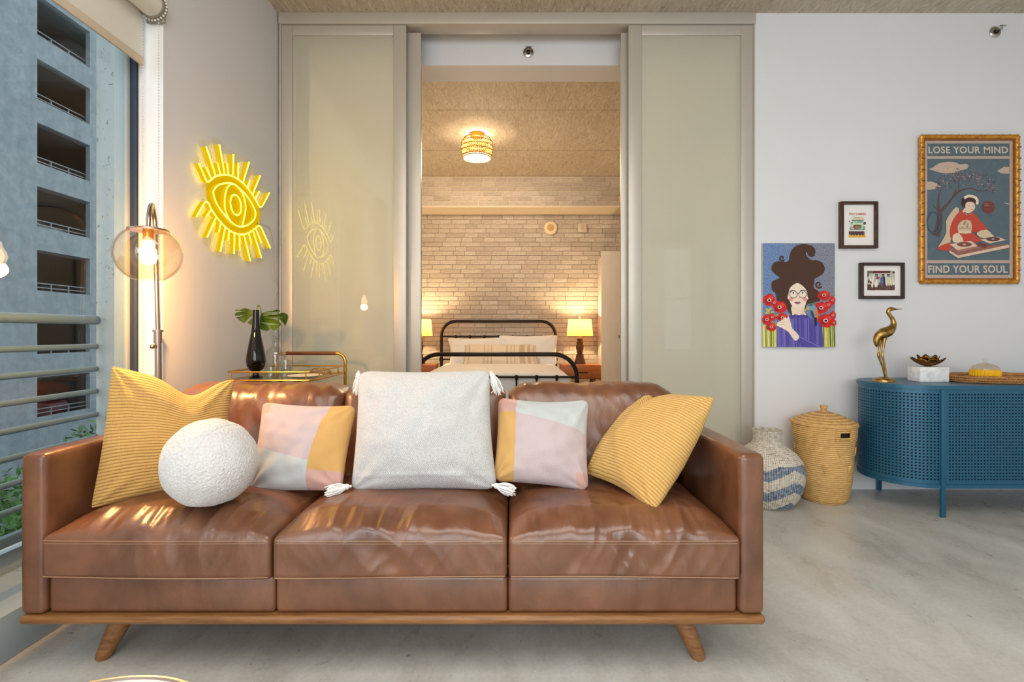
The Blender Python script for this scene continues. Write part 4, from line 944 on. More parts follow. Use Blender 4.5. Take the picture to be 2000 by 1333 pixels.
# ================================================================== SIDEBOARD
BLUE = plain('petrol_blue_metal', (34, 92, 120), 0.36, 0.15, 0.03, 5, 0.03, 300)
BLUED = plain('shaded_blue_inside', (20, 52, 70), 0.7, 0, 0.03)  # darker copy of the cabinet blue: unlit interior put into the colour
sb = thing('sideboard', 'petrol blue metal sideboard with rounded end and perforated sides', 'sideboard', (2.95, 3.04, 0))
SR = 0.25; SCX, SCY = 2.352, 3.043; SXR = 3.55
def stadium(r, k=24):
    out = [Vector((SCX+r*math.cos(a), SCY+r*math.sin(a), 0)) for a in [PI/2+PI*i/k for i in range(k+1)]]
    out += [Vector((SXR+r*math.cos(a), SCY+r*math.sin(a), 0)) for a in [-PI/2+PI*i/k for i in range(k+1)]]
    return out
ZT = 0.72
for nm, z0, z1, r in (('top', ZT-0.022, ZT, SR+0.004), ('bottom_plate', 0.158, 0.178, SR+0.002)):
    m_ = MB(); m_.prism([p+Vector((0, 0, z0)) for p in stadium(r, 32)], (0, 0, z1-z0)); part(nm, m_, BLUE, sb, sharp=30)
def perforated(path, z0, z1, pitch, hole, mar):
    """sheet along a 2-D path with real square holes"""
    ds = [0]
    for a, b2 in zip(path, path[1:]): ds.append(ds[-1]+(b2-a).length)
    T = ds[-1]
    def pt(s, z):
        s = max(0, min(T, s))
        for i in range(len(ds)-1):
            if s <= ds[i+1]+1e-9:
                f = (s-ds[i])/(ds[i+1]-ds[i]); p = path[i].lerp(path[i+1], f); return Vector((p.x, p.y, z))
    nu = int((T-2*mar)/pitch); nz = int((z1-z0-2*mar)/pitch)
    ou = (T-nu*pitch)/2; oz = z0+(z1-z0-nz*pitch)/2
    m2 = MB(); m2.smooth = False
    us = [ou+pitch*i for i in range(nu+1)]
    for i in range(nu):
        for j in range(nz):
            a, b2 = us[i], us[i+1]; c, d = oz+pitch*j, oz+pitch*(j+1); g = (pitch-hole)/2
            V = [pt(a, c), pt(b2, c), pt(b2, d), pt(a, d), pt(a+g, c+g), pt(b2-g, c+g), pt(b2-g, d-g), pt(a+g, d-g)]
            m2.add(V, [(0, 1, 5, 4), (1, 2, 6, 5), (2, 3, 7, 6), (3, 0, 4, 7)])
    full = [0]+us+[T]
    for zz in ((z0, oz), (oz+nz*pitch, z1)):
        for a, b2 in zip(full, full[1:]): m2.add([pt(a, zz[0]), pt(b2, zz[0]), pt(b2, zz[1]), pt(a, zz[1])], [(0, 1, 2, 3)])
    for a, b2 in ((0, ou), (T-ou, T)):
        m2.add([pt(a, oz), pt(b2, oz), pt(b2, oz+nz*pitch), pt(a, oz+nz*pitch)], [(0, 1, 2, 3)])
    return m2
arc = [Vector((SCX+(SR-0.006)*math.cos(a), SCY+(SR-0.006)*math.sin(a), 0)) for a in [PI/2+PI*i/60 for i in range(61)]]
for nm, pth in (('rounded_panel', arc), ('front_panel', [Vector((SCX+0.012, SCY-SR+0.006, 0)), Vector((2.955, SCY-SR+0.006, 0))]), ('front_panel', [Vector((2.96, SCY-SR+0.006, 0)), Vector((SXR-0.012, SCY-SR+0.006, 0))])):
    m_ = perforated(pth, 0.178, ZT-0.022, 0.0172, 0.0088, 0.012); o = part(nm, m_, BLUE, sb, weld=1e-5, sharp=0)
    md = o.modifiers.new('sheet', 'SOLIDIFY'); md.thickness = 0.002; md.offset = 0
m_ = MB(); m_.tube([Vector((SXR+(SR-0.006)*math.cos(a), SCY+(SR-0.006)*math.sin(a), 0.2)) for a in (0,)]*2, 0.001, 3) if False else None
m_ = MB(); m_.prism([p+Vector((0, 0, 0.18)) for p in stadium(SR-0.028, 24)], (0, 0, ZT-0.204)); part('inner_shade_core', m_, BLUED, sb, sharp=30)  # solid dark core standing in for the shaded interior
for x, y in ((SCX, SCY-SR-0.006), (SXR, SCY-SR-0.006), (SCX, SCY+SR-0.022), (SXR, SCY+SR-0.022)):
    m_ = MB(); m_.box((x-0.0125, y-0.0, 0), (x+0.0125, y+0.018, ZT-0.022), 0.004); part('leg_post', m_, BLUE, sb)
m_ = MB(); m_.box((2.9555, SCY-SR-0.002, 0.18), (2.9595, SCY-SR+0.004, ZT-0.024)); part('door_gap', m_, BLUED, sb)  # shade of the gap drawn as a dark strip

# ornaments on the sideboard
BRASS = N('antique_brass'); bv = BRASS.coord(); bn = BRASS.noise(bv, 40, 4, 0.6)
BRASS = BRASS.done(BRASS.bsdf(BRASS.ramp(bn, [(0.3, lin((122, 92, 44))), (0.7, lin((196, 160, 92)))]), 0.3, 1.0, BRASS.bump(bn, 0.25, 0.004)))
cr = thing('crane_statue', 'brass crane statue with curved neck on the blue sideboard', 'statue', (2.215, 3.05, ZT))
def cp(x, y, dy=0.0): p = at(1680+x/6.25, 590+y/6.25, 3.05); p.y += dy; return p
def ctube(pts, sub=6, seg=16, sq=0.8):
    m2 = MB(); P = smooth_path([cp(x, y, d) for x, y, r, d in pts], sub)
    R = []
    for i in range(len(pts)-1):
        for k in range(sub): R.append(lerp(pts[i][2], pts[i+1][2], (k/sub)**1.0)/6.25/1000*3.05)
    R.append(pts[-1][2]/6.25/1000*3.05)
    m2.tube(P, R, seg); return m2
part('body', ctube([(205,555,4,0),(196,520,22,0),(196,470,34,0),(228,415,50,0),(285,385,66,0),(345,358,62,0),(388,318,44,0),(408,268,31,0),(395,215,25,0),(364,168,22,0),(343,128,22,0),(352,100,25,0),(380,88,26,0),(408,88,17,0),(440,90,9,0),(480,88,6,0),(517,87,2,0)]), BRASS, cr, sharp=0)
part('leg', ctube([(290,440,26,-0.006),(276,520,15,-0.008),(264,600,13,-0.008),(258,655,17,-0.008),(275,720,12,-0.008),(296,820,12,-0.006),(306,935,14,-0.005)]), BRASS, cr, sharp=0)
part('leg', ctube([(262,440,24,0.012),(256,540,14,0.012),(246,610,12,0.012),(243,660,16,0.012),(262,720,12,0.012),(296,820,12,0.010),(322,935,14,0.008)]), BRASS, cr, sharp=0)
m_ = MB(); m_.lathe([(0, 0.026), (0.02, 0.026), (0.028, 0.022), (0.052, 0.017), (0.056, 0.014), (0.058, 0.008), (0.059, 0.0), (0, 0)], (2.215, 3.05, ZT), 40); part('base', m_, BRASS, cr)
m_ = MB(); m_.ball(cp(366, 92, -0.011), 0.0022, 8, 6); part('eye', m_, plain('statue_eye', (20, 16, 10), 0.3), cr)
lc = Vector((2.478, 3.05, ZT)); lt = thing('lotus_candle_holder', 'gold lotus candle holder on a white marble block', 'candle holder', lc)
b = N('white_marble'); mv = b.coord(); mn = b.noise(mv, 22, 6, 0.7, 1.5)
MARB = b.done(b.bsdf(b.ramp(mn, [(0.35, lin((206, 204, 202))), (0.5, lin((238, 237, 235))), (0.7, lin((248, 247, 245)))]), 0.5, 0, b.bump(mn, 0.3, 0.004)))
m_ = MB(); m_.box((lc.x-0.086, lc.y-0.05, ZT), (lc.x+0.086, lc.y+0.05, ZT+0.088), 0.004); part('marble_block', m_, MARB, lt)
LG = plain('lotus_gold', (168, 118, 52), 0.32, 1.0, 0.25, 20)
def petal(ang, r0, r1, z0, z1, wdt):
    m2 = MB(); NN = 8; V = []
    for i in range(NN+1):
        t = i/NN; r = lerp(r0, r1, t); z = z0+(z1-z0)*(t**1.9); wv = wdt*math.sin(PI*min(1, 0.12+0.82*t))**0.8*(1 if t < 0.98 else 0.2)
        for j in range(7):
            s = j/3-1; V.append(lc+Vector((r*math.cos(ang)-s*wv*math.sin(ang), r*math.sin(ang)+s*wv*math.cos(ang), z+0.014*s*s*(1-0.4*t))))
    F = [(i*7+j, i*7+j+1, (i+1)*7+j+1, (i+1)*7+j) for i in range(NN) for j in range(6)]
    bmx = bmesh.new(); vs = [bmx.verts.new(v) for v in V]
    for f in F: bmx.faces.new([vs[i] for i in f])
    bmesh.ops.solidify(bmx, geom=bmx.faces[:], thickness=0.0022); m2.bm(bmx); return m2
for k in range(8): part('petal', petal(2*PI*k/8-0.35, 0.012, 0.088, 0.092, 0.135, 0.032), LG, lt, sharp=0)
for k in range(7): part('petal', petal(2*PI*k/7+0.2, 0.010, 0.058, 0.098, 0.152, 0.026), LG, lt, sharp=0)
m_ = MB(); m_.lathe([(0, 0.086), (0.016, 0.088), (0.02, 0.095), (0.012, 0.104), (0, 0.106)], lc, 20); part('stem_foot', m_, LG, lt)
m_ = MB(); m_.lathe([(0, 0.11), (0.022, 0.11), (0.026, 0.125), (0.026, 0.15), (0.023, 0.152), (0.0, 0.135)], lc, 24); part('glass_votive', m_, CG, lt, sharp=50)
tc = Vector((2.905, 3.03, ZT)); TW, TD = 0.30, 0.165
tr_ = thing('rattan_tray', 'oval rattan tray lying at the end of the blue sideboard', 'tray', tc)
TRM = m_rattan('tray_rattan', (126, 74, 30), (206, 152, 88), 40, 420)
m_ = MB(); m_.prism([tc+Vector((TW*math.cos(a), TD*math.sin(a), 0.002)) for a in [2*PI*k/60 for k in range(60)]], (0, 0, 0.012)); part('tray_base', m_, TRM, tr_)
for z, dr in ((0.010, 0.0), (0.019, 0.003), (0.028, 0.005), (0.036, 0.007)):
    m_ = MB(); m_.tube([tc+Vector(((TW+dr)*math.cos(a), (TD+dr)*math.sin(a), z+0.001*math.sin(k))) for k, a in enumerate([2*PI*k/80 for k in range(80)])], 0.0066, 8, closed=True); part('rattan_coil', m_, TRM, tr_)
m_ = MB()
for k in range(120):
    a = 2*PI*k/120; a2 = a+0.045
    m_.tube([tc+Vector(((TW+0.006)*math.cos(a), (TD+0.006)*math.sin(a), 0.006)), tc+Vector(((TW+0.013)*math.cos((a+a2)/2), (TD+0.013)*math.sin((a+a2)/2), 0.024)), tc+Vector(((TW+0.015)*math.cos(a2), (TD+0.015)*math.sin(a2), 0.041))], 0.0028, 5)
part('wicker_wrapping', m_, TRM, tr_, stuff=True)
dcx = Vector((px(1924, 3.0), 3.0, ZT+0.0145)); ds_ = thing('candle_jar', 'yellow lidded candle dish with clear dome knob on the rattan tray', 'candle', dcx)
m_ = MB(); m_.lathe([(0, 0), (0.060, 0), (0.066, 0.008), (0.067, 0.058), (0.062, 0.060), (0, 0.060)], dcx, 36)
for k in range(30): a = 2*PI*k/30; m_.tube([dcx+Vector((0.067*math.cos(a), 0.067*math.sin(a), 0.008)), dcx+Vector((0.068*math.cos(a), 0.068*math.sin(a), 0.056))], 0.004, 6)
part('dish', m_, plain('yellow_wax', (244, 190, 24), 0.35), ds_)
m_ = MB(); m_.lathe([(0.066, 0.046), (0.066, 0.052), (0.056, 0.066), (0.036, 0.078), (0.014, 0.084), (0.0, 0.086), (0.0, 0.083), (0.034, 0.074), (0.054, 0.062), (0.062, 0.05)], dcx, 36)
m_.lathe([(0.008, 0.084), (0.006, 0.090), (0.012, 0.098), (0.011, 0.106), (0, 0.110)], dcx, 16); m_.v = [p+Vector((0, 0, 0.014)) for p in m_.v]; part('glass_lid', m_, clear_glass('lid_glass', (0.98, 0.95, 0.90), 0.08, 0.6), ds_, sharp=0)

# ================================================================== BASKETS ON THE FLOOR
hc = Vector((1.89, 3.105, 0)); hm = thing('lidded_hamper', 'tall honey coloured woven hamper with domed lid beside the sideboard', 'basket', hc)
RATT = m_rattan('honey_rattan', (180, 130, 66), (232, 188, 120), 60, 520)
def hr(z): return interp([(0, 0.112), (0.02, 0.126), (0.12, 0.146), (0.25, 0.153), (0.34, 0.158), (0.40, 0.169), (0.466, 0.174)], z)
nz = 152; pr = [(0.0, 0.004), (0.112, 0.0)]+[(hr(z)+0.0022*abs(math.sin(z*PI/0.0123)), z) for z in [0.466*i/nz for i in range(1, nz+1)]]
seg = 72; ko = len(pr); a_h = -PI/2+0.12
def hole(i, k):
    a = 2*PI*(k+0.5)/seg; z = pr[min(i, ko-1)][1] if i < ko else 0
    da = (a-a_h+PI) % (2*PI)-PI
    return i < ko-1 and abs(da) < 0.19 and 0.404 < z < 0.432
m_ = MB(); m_.lathe(pr, hc, seg, skip=hole); part('woven_body', m_, RATT, hm, sharp=0)
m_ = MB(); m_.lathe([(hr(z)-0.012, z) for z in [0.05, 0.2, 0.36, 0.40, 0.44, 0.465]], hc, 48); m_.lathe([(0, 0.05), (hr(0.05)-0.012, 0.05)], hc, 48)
part('shade_liner', m_, plain('hamper_slot_shade', (40, 22, 10), 0.9), hm)  # shade inside the handle slot painted as a near-black inner skin
m_ = MB()
def hp_(a, z, e=0.004): return hc+Vector(((hr(z)+e)*math.cos(a), (hr(z)+e)*math.sin(a), z))
fr = [hp_(a_h+0.20*c_, z_) for c_, z_ in ((-1, 0.40), (-0.5, 0.398), (0, 0.398), (0.5, 0.398), (1, 0.40), (1.05, 0.418), (1, 0.436), (0.5, 0.438), (0, 0.438), (-0.5, 0.438), (-1, 0.436), (-1.05, 0.418))]
m_.tube(fr, 0.0065, 8, closed=True)
for s_ in (-1, 1):
    for q in range(4): a = a_h+s_*(0.22+0.028*q); m_.tube([hp_(a, 0.385), hp_(a, 0.45)], 0.003, 6)
part('handle_slot', m_, RATT, hm)
m_ = MB(); rs = random.Random(2)
for z0, n, off, sg in ((0.325, 7, 0.2, 1), (0.225, 7, 0.62, -1)):
    for k in range(n):
        a0 = 2*PI*k/n+off
        for q in range(-4, 5):
            L = 0.05*(1-abs(q)/5); m_.tube([hp_(a0+q*0.026, z0+0.012, 0.003), hp_(a0+q*0.024, z0+0.012-L*0.5, 0.006), hp_(a0+q*0.021, z0+0.01-L, 0.003)], 0.0024, 5)
part('woven_triangles', m_, RATT, hm, stuff=True)
lp = [(0.178, 0.458), (0.181, 0.464), (0.178, 0.471)]
for i in range(40): t = i/39; r = lerp(0.175, 0.02, t); z = 0.472+0.060*(1-(r/0.175)**1.7)+0.0016*abs(math.sin(r*PI/0.010)); lp.append((r, z))
m_ = MB(); m_.lathe(lp+[(0, 0.534)], hc, 64); ld = part('lid', m_, RATT, hm, sharp=0)
m_ = MB(); m_.lathe([(0.0, 0.530), (0.017, 0.532), (0.016, 0.548), (0.021, 0.560), (0.021, 0.567), (0.012, 0.571), (0, 0.572)], hc, 24); part('lid_knob', m_, RATT, ld)
vc = Vector((1.505, 3.02, 0))
b = N('seagrass_pattern'); uv = b.n('TexCoord').outputs['UV']; sx = b.n('SeparateXYZ'); b.set(sx.inputs[0], uv); u, v = sx.outputs[0], sx.outputs[1]
tri = b.math('ABSOLUTE', b.math('SUBTRACT', b.math('FRACT', b.math('ADD', b.math('MULTIPLY', u, 4.0), 0.30)), 0.5))     # 0..0.5
band = b.math('FRACT', b.math('ADD', b.math('MULTIPLY', v, 3.6), b.math('MULTIPLY', tri, 1.1)))
blue = b.math('MULTIPLY', b.math('LESS_THAN', band, 0.48), b.math('MULTIPLY', b.math('LESS_THAN', v, 0.60), b.math('GREATER_THAN', v, 0.03)))
st1 = b.math('SINE', b.math('MULTIPLY', u, 2*PI*92)); st2 = b.math('SINE', b.math('MULTIPLY', v, 2*PI*56))
h = b.math('ADD', b.math('MULTIPLY', st1, 0.5), b.math('MULTIPLY', st2, 0.5)); nn_ = b.noise(b.coord(), 60, 4)
wh = b.ramp(b.math('ADD', b.math('MULTIPLY', h, 0.28), nn_), [(0.22, lin((152, 134, 110))), (0.45, lin((222, 212, 194))), (0.7, lin((240, 234, 222)))])
bl_ = b.ramp(b.math('ADD', b.math('MULTIPLY', h, 0.28), nn_), [(0.22, lin((70, 84, 106))), (0.5, lin((118, 134, 156))), (0.75, lin((186, 190, 194)))])
SEAG = b.done(b.bsdf(b.mix(blue, wh, bl_), 0.85, 0, b.bump(h, 0.7, 0.004)))
pr = [(0.0, 0.003), (0.120, 0.0), (0.138, 0.012), (0.165, 0.05), (0.186, 0.10), (0.198, 0.16), (0.199, 0.21), (0.186, 0.262), (0.155, 0.305), (0.115, 0.334), (0.088, 0.352), (0.078, 0.375), (0.078, 0.41), (0.083, 0.434), (0.081, 0.439), (0.075, 0.437), (0.071, 0.40), (0.071, 0.33), (0.07, 0.2), (0.0, 0.19)]
m_ = MB(); seg = 72; P2 = [];
for i in range(len(pr)-1):
    for k in range(5): P2.append((lerp(pr[i][0], pr[i+1][0], k/5), lerp(pr[i][1], pr[i+1][1], k/5)))
P2.append(pr[-1]); m_.uv = []
V = []; F = []
for (r, z) in P2:
    for k in range(seg+1):
        a = 2*PI*k/seg; rr = r+0.0012*math.sin(k*PI/1.0)*0+0.0014*abs(math.sin(z*PI/0.0085)); V.append(vc+Vector((rr*math.cos(a), rr*math.sin(a), z))); m_.uv.append((k/seg, z/0.439))
for i in range(len(P2)-1):
    for k in range(seg): F.append((i*(seg+1)+k, i*(seg+1)+k+1, (i+1)*(seg+1)+k+1, (i+1)*(seg+1)+k))
m_.add(V, F); solo('seagrass_vase', m_, SEAG, 'white and blue zigzag woven vase basket behind the right sofa arm', 'basket', sharp=0)

# ================================================================== PICTURES
class Print:
    """flat print: coloured shapes laid over each other on one sheet"""
    def __init__(s, mp, Y): s.mp = mp; s.Y = Y; s.mb = MB(); s.mb.smooth = False; s.mats = []; s.k = 0
    def col(s, c, mat=None):
        key = c if mat is None else mat.name
        m = mat or plain('print_%d_%d_%d' % tuple(c), c, 0.75, 0, 0.07, 60)
        if m not in s.mats: s.mats.append(m)
        return s.mats.index(m)
    def poly(s, c, pts, smooth=0, mat=None, mapped=False):
        s.k += 1
        P = [(p if mapped else s.mp(p)) for p in pts]
        P = [Vector((p[0], s.Y-s.k*0.00002, p[1])) for p in P]
        if smooth: P = smooth_path(P, smooth, True)
        s.mb.tri_poly(P, s.col(c, mat)); return s
    def ell(s, c, x, y, rx, ry=None, n=20, jag=0, seed=0):
        ry = ry or rx; r_ = random.Random(seed)
        return s.poly(c, [(x+rx*(1+jag*r_.uniform(-1, 1))*math.cos(2*PI*k/n), y+ry*(1+jag*r_.uniform(-1, 1))*math.sin(2*PI*k/n)) for k in range(n)])
    def line(s, c, pts, wd, smooth=0):
        if smooth: pts = [(p.x, p.y) for p in smooth_path([Vector((x, y, 0)) for x, y in pts], smooth)]
        L = []; R = []
        for i, p in enumerate(pts):
            a = pts[max(0, i-1)]; b2 = pts[min(len(pts)-1, i+1)]; dx, dy = b2[0]-a[0], b2[1]-a[1]; d = math.hypot(dx, dy) or 1
            w_ = wd if not isinstance(wd, (list, tuple)) else lerp(wd[0], wd[1], i/(len(pts)-1))
            L.append((p[0]-dy/d*w_/2, p[1]+dx/d*w_/2)); R.append((p[0]+dy/d*w_/2, p[1]-dx/d*w_/2))
        return s.poly(c, L+R[::-1])
    def ring(s, c, x, y, rx, ry, wd, n=24):
        for k in range(n):
            a, b2 = 2*PI*k/n, 2*PI*(k+1)/n
            s.poly(c, [(x+rx*math.cos(a), y+ry*math.sin(a)), (x+rx*math.cos(b2), y+ry*math.sin(b2)), (x+(rx-wd)*math.cos(b2), y+(ry-wd)*math.sin(b2)), (x+(rx-wd)*math.cos(a), y+(ry-wd)*math.sin(a))]); s.k -= 1
        s.k += 1; return s
    def text(s, c, body, x0, y0, x1, y1, bold=0.03):
        cu = bpy.data.curves.new('lettering', 'FONT'); cu.body = body; cu.offset = bold; cu.space_character = 1.08; cu.resolution_u = 4
        o = bpy.data.objects.new('lettering', cu); COL.objects.link(o); bpy.context.view_layer.update()
        me = o.evaluated_get(bpy.context.evaluated_depsgraph_get()).to_mesh()
        xs = [v.co.x for v in me.vertices]; ys = [v.co.y for v in me.vertices]; s.k += 1
        V = []
        for v in me.vertices:
            q = s.mp((lerp(x0, x1, (v.co.x-min(xs))/(max(xs)-min(xs))), lerp(y1, y0, (v.co.y-min(ys))/(max(ys)-min(ys))))); V.append(Vector((q[0], s.Y-s.k*0.00002, q[1])))
        s.mb.add(V, [tuple(p.vertices) for p in me.polygons], s.col(c))
        bpy.data.objects.remove(o); bpy.data.curves.remove(cu); return s
def rect(x0, y0, x1, y1): return [(x0, y0), (x1, y0), (x1, y1), (x0, y1)]
YW = YD-0.001
# --- woman with poppies canvas
cv = thing('canvas_painting', 'unframed painting of a woman with towering brown hair among red poppies', 'painting', (px(1556), YW, pz(678)))
CX0, CX1, CZ1, CZ0 = px(1486.5), px(1626), pz(476.5), pz(678)
CF = YD-0.022
m_ = MB(); m_.smooth = False; m_.box((CX0, CF, CZ0), (CX1, YW, CZ1)); part('canvas', m_, plain('canvas_edge', (198, 196, 190), 0.9), cv)
def cmap(p):
    t = (p[1]-98)/1162; return (lerp(CX0, CX1, (p[0]-100+20*t)/810), lerp(CZ1, CZ0, t))
b = N('painted_speckled_blue'); v_ = b.coord(); n_ = b.noise(v_, 190, 3, 0.7); g_ = b.noise(v_, 3.5, 3); sxx = b.n('SeparateXYZ'); b.set(sxx.inputs[0], v_)
cc = b.mix(b.ramp(b.math('ADD', b.math('MULTIPLY', sxx.outputs[0], 1.6), g_), [(0.35, (0, 0, 0, 1)), (0.75, (1, 1, 1, 1))]), lin((88, 130, 190)), lin((126, 128, 142)))
PB = b.done(b.bsdf(b.mix(b.ramp(n_, [(0.42, (0, 0, 0, 1)), (0.6, (1, 1, 1, 1))]), b.mix(0.45, cc, lin((50, 66, 104))), b.mix(0.25, cc, lin((220, 226, 232)))), 0.8))
P = Print(cmap, CF-0.0003)
P.poly((90, 130, 190), rect(100, 98, 910, 1262), mat=PB) if False else P.poly((90, 130, 190), [(100, 98), (910, 98), (890, 1260), (80, 1260)], mat=PB)
P.poly((206, 206, 96), [(84, 1010), (894, 1010), (890, 1260), (80, 1260)])
rs = random.Random(11)
for k in range(24):
    x = 92+k*7 if k < 22 else 0
    if x: P.line(rs.choice([(70, 96, 38), (232, 226, 130), (120, 140, 50), (240, 232, 150)]), [(x+rs.uniform(-4, 4), 1020), (x+rs.uniform(-3, 3), 1258)], rs.uniform(3, 8))
for k in range(22): x = 745+k*7; P.line(rs.choice([(70, 96, 38), (232, 226, 130), (96, 110, 40), (240, 232, 150)]), [(x+rs.uniform(-4, 4), 1020), (x+rs.uniform(-3, 3), 1258)], rs.uniform(3, 8))
for k in range(46):
    x, y = rs.choice([(rs.uniform(95, 380), rs.uniform(800, 1000)), (rs.uniform(560, 890), rs.uniform(640, 1010))]); P.ell(rs.choice([(96, 140, 90), (150, 160, 90), (120, 130, 170), (214, 180, 70), (170, 190, 120)]), x, y, rs.uniform(10, 22), n=10)
BR = (74, 46, 32)
P.poly(BR, [(410,900),(330,790),(250,740),(232,660),(200,630),(185,570),(205,520),(250,505),(280,480),(225,440),(190,385),(215,325),(270,300),(375,305),(398,230),(420,180),(465,135),(530,110),(600,112),(660,135),(690,180),(680,225),(645,245),(612,235),(602,210),(585,195),(590,240),(640,285),(700,290),(760,315),(792,375),(770,440),(715,475),(675,500),(670,540),(665,600),(720,640),(742,690),(725,745),(690,755),(640,770),(580,790),(550,850)], smooth=4)
for cx_, cy_, r_, s_ in ((312, 265, 34, 1), (720, 560, 42, 1), (240, 545, 36, -1), (640, 205, 44, 1), (690, 730, 30, -1)):
    P.line(BR, [(cx_+r_*(1-t*0.8)*math.cos(s_*t*7+0.6), cy_+r_*(1-t*0.8)*math.sin(s_*t*7+0.6)) for t in [k/24 for k in range(25)]], 18)
def poppy(x, y, rx, ry, sd, c=(206, 34, 30)):
    P.ell(c, x, y, rx, ry, 18, 0.12, sd); P.ell((168, 20, 24), x-rx*0.3, y+ry*0.25, rx*0.45, ry*0.4, 12, 0.15, sd+1); P.ell((228, 62, 50), x+rx*0.35, y-ry*0.35, rx*0.4, ry*0.35, 12, 0.15, sd+2)
    q = min(rx, ry); P.ell((238, 226, 214), x, y, q*0.34, q*0.28, 14); P.ell((26, 18, 24), x, y, q*0.22, q*0.18, 12)
for i, (x, y, rx, ry) in enumerate([(160,735,66,68),(275,815,78,66),(215,765,40,40),(130,955,52,62),(190,925,40,44),(178,1035,56,48),(305,930,66,46),(775,680,68,56),(870,740,34,50),(822,790,44,44),(742,822,76,66),(872,905,36,44),(790,965,92,76),(880,990,30,36)]): poppy(x, y, rx, ry, i*5)
SK = (244, 222, 202)
P.poly((240, 214, 190), [(415, 800), (410, 875), (430, 925), (500, 935), (570, 905), (548, 860), (550, 790)], 3)
P.poly(SK, [(382, 640), (395, 600), (440, 560), (485, 545), (540, 580), (580, 630), (590, 690), (598, 720), (580, 740), (560, 800), (520, 835), (460, 835), (412, 795), (385, 740), (365, 715), (370, 690)], 3)
for x in (402, 560): P.ell((236, 150, 150), x, 725, 26, 20, 14)
P.line((40, 34, 38), [(388, 640), (420, 627), (455, 632)], 7); P.line((40, 34, 38), [(505, 632), (540, 622), (575, 632)], 7)
for x in (432, 535):
    P.ell((250, 248, 244), x, 655, 22, 12, 14); P.ell((96, 112, 88), x, 655, 11, 11, 12); P.ell((24, 22, 24), x, 655, 5, 5, 10); P.ring((52, 40, 60), x, 672, 46, 44, 7)
P.line((52, 40, 60), [(476, 662), (490, 662)], 7)
P.line((214, 178, 160), [(492, 670), (500, 715), (486, 722)], 5, 3)
P.poly((156, 92, 108), [(438, 765), (462, 752), (478, 757), (494, 752), (512, 765), (478, 782)], 2)
SW = (92, 82, 168)
P.poly(SW, [(238, 1010), (260, 985), (380, 930), (400, 905), (580, 905), (610, 930), (720, 985), (748, 1040), (758, 1260), (232, 1260)], 0)
for k in range(36):
    x = 246+k*14; P.line(rs.choice([(146, 138, 206), (60, 52, 128), (124, 116, 196)]), [(x+rs.uniform(-2, 2), 1005 if x < 380 or x > 620 else 945), (x+rs.uniform(-3, 3), 1258)], rs.uniform(3, 6))
for k in range(12): P.ring((58, 48, 130), 396+k*17, 912+10*math.sin(k*1.4), 13, 12, 6, 12)
P.poly((84, 72, 160), [(470, 1140), (500, 1135), (640, 1210), (740, 1262), (560, 1262), (440, 1190)], 0)
P.line((160, 150, 214), [(490, 1145), (640, 1222), (720, 1262)], 5)
P.poly(SK, [(240, 1020), (250, 985), (290, 970), (330, 935), (375, 950), (400, 1000), (410, 1050), (488, 1140), (440, 1190), (370, 1095), (300, 1050)], 3)
for x0, y0, x1, y1 in ((250, 1000, 300, 1000), (262, 985, 315, 975), (285, 962, 335, 962), (330, 930, 350, 965), (365, 920, 385, 985)): P.line(SK, [(x0, y0), (x1, y1)], 17)
P.line((170, 130, 120), [(275, 1012), (330, 1008)], 3); P.line((170, 130, 120), [(280, 990), (335, 984)], 3)
P.poly((120, 160, 186), [(612, 800), (650, 785), (685, 815), (705, 880), (700, 930), (660, 940), (622, 890)], 3); P.poly((226, 120, 60), [(665, 835), (700, 860), (705, 920), (680, 945)], 3)
P.poly((50, 70, 104), [(618, 850), (650, 870), (668, 940), (640, 930)], 3); P.poly((32, 34, 46), [(660, 930), (690, 930), (686, 1025), (664, 1020)]); P.poly((60, 60, 64), [(600, 795), (640, 780), (640, 800)])
part('painted_picture', P.mb, P.mats, cv)
# --- frames
def framed(name, label, x0, y0, x1, y1, fw, depth, fm, mat_w, Z=None):
    X0, X1, Zt, Zb = px(x0, YD-depth), px(x1, YD-depth), pz(y0, YD-depth), pz(y1, YD-depth)
    r = thing(name, label, 'picture', ((X0+X1)/2, YW, Zb))
    for a, b2 in (((X0, Zb, X0+fw, Zt)), ((X1-fw, Zb, X1, Zt)), ((X0+fw, Zt-fw, X1-fw, Zt)), ((X0+fw, Zb, X1-fw, Zb+fw))) if False else []: pass
    for (a, b2, c, d) in ((X0, Zb, X0+fw, Zt), (X1-fw, Zb, X1, Zt), (X0+fw, Zt-fw, X1-fw, Zt), (X0+fw, Zb, X1-fw, Zb+fw)):
        m2 = MB(); m2.box((a, YD-depth, b2), (c, YW, d), 0.003); part('frame_side', m2, fm, r)
    m2 = MB(); m2.smooth = False; m2.box((X0+fw*0.9, YD-0.014, Zb+fw*0.9), (X1-fw*0.9, YW-0.001, Zt-fw*0.9)); part('mat_board', m2, mat_w, r)
    return r, (X0+fw, X1-fw, Zt-fw, Zb+fw)
MATW = plain('picture_mat', (240, 234, 230), 0.8, 0, 0.01)
DKB = m_wood('dark_brown_frame', (36, 24, 20), (62, 42, 34), (10, 10, 3), 0.35); DKW = m_wood('walnut_black_frame', (38, 22, 14), (84, 48, 24), (10, 10, 3), 0.35)
fr1, (a0, a1, zt, zb) = framed('picture_frame', 'small upright dark framed print of a vintage camper van', 1643, 393, 1716, 485, 0.019, 0.032, DKW, MATW)
def m1(p): return (lerp(a0, a1, (p[0]-222)/735), lerp(zt, zb, (p[1]-160)/1005))
P = Print(m1, YD-0.0143)
P.poly((232, 222, 210), rect(365, 350, 780, 970)); P.poly((236, 232, 226), rect(375, 420, 775, 800))
P.text((188, 78, 70), 'TINY CAMPER', 372, 362, 780, 415, 0.03)
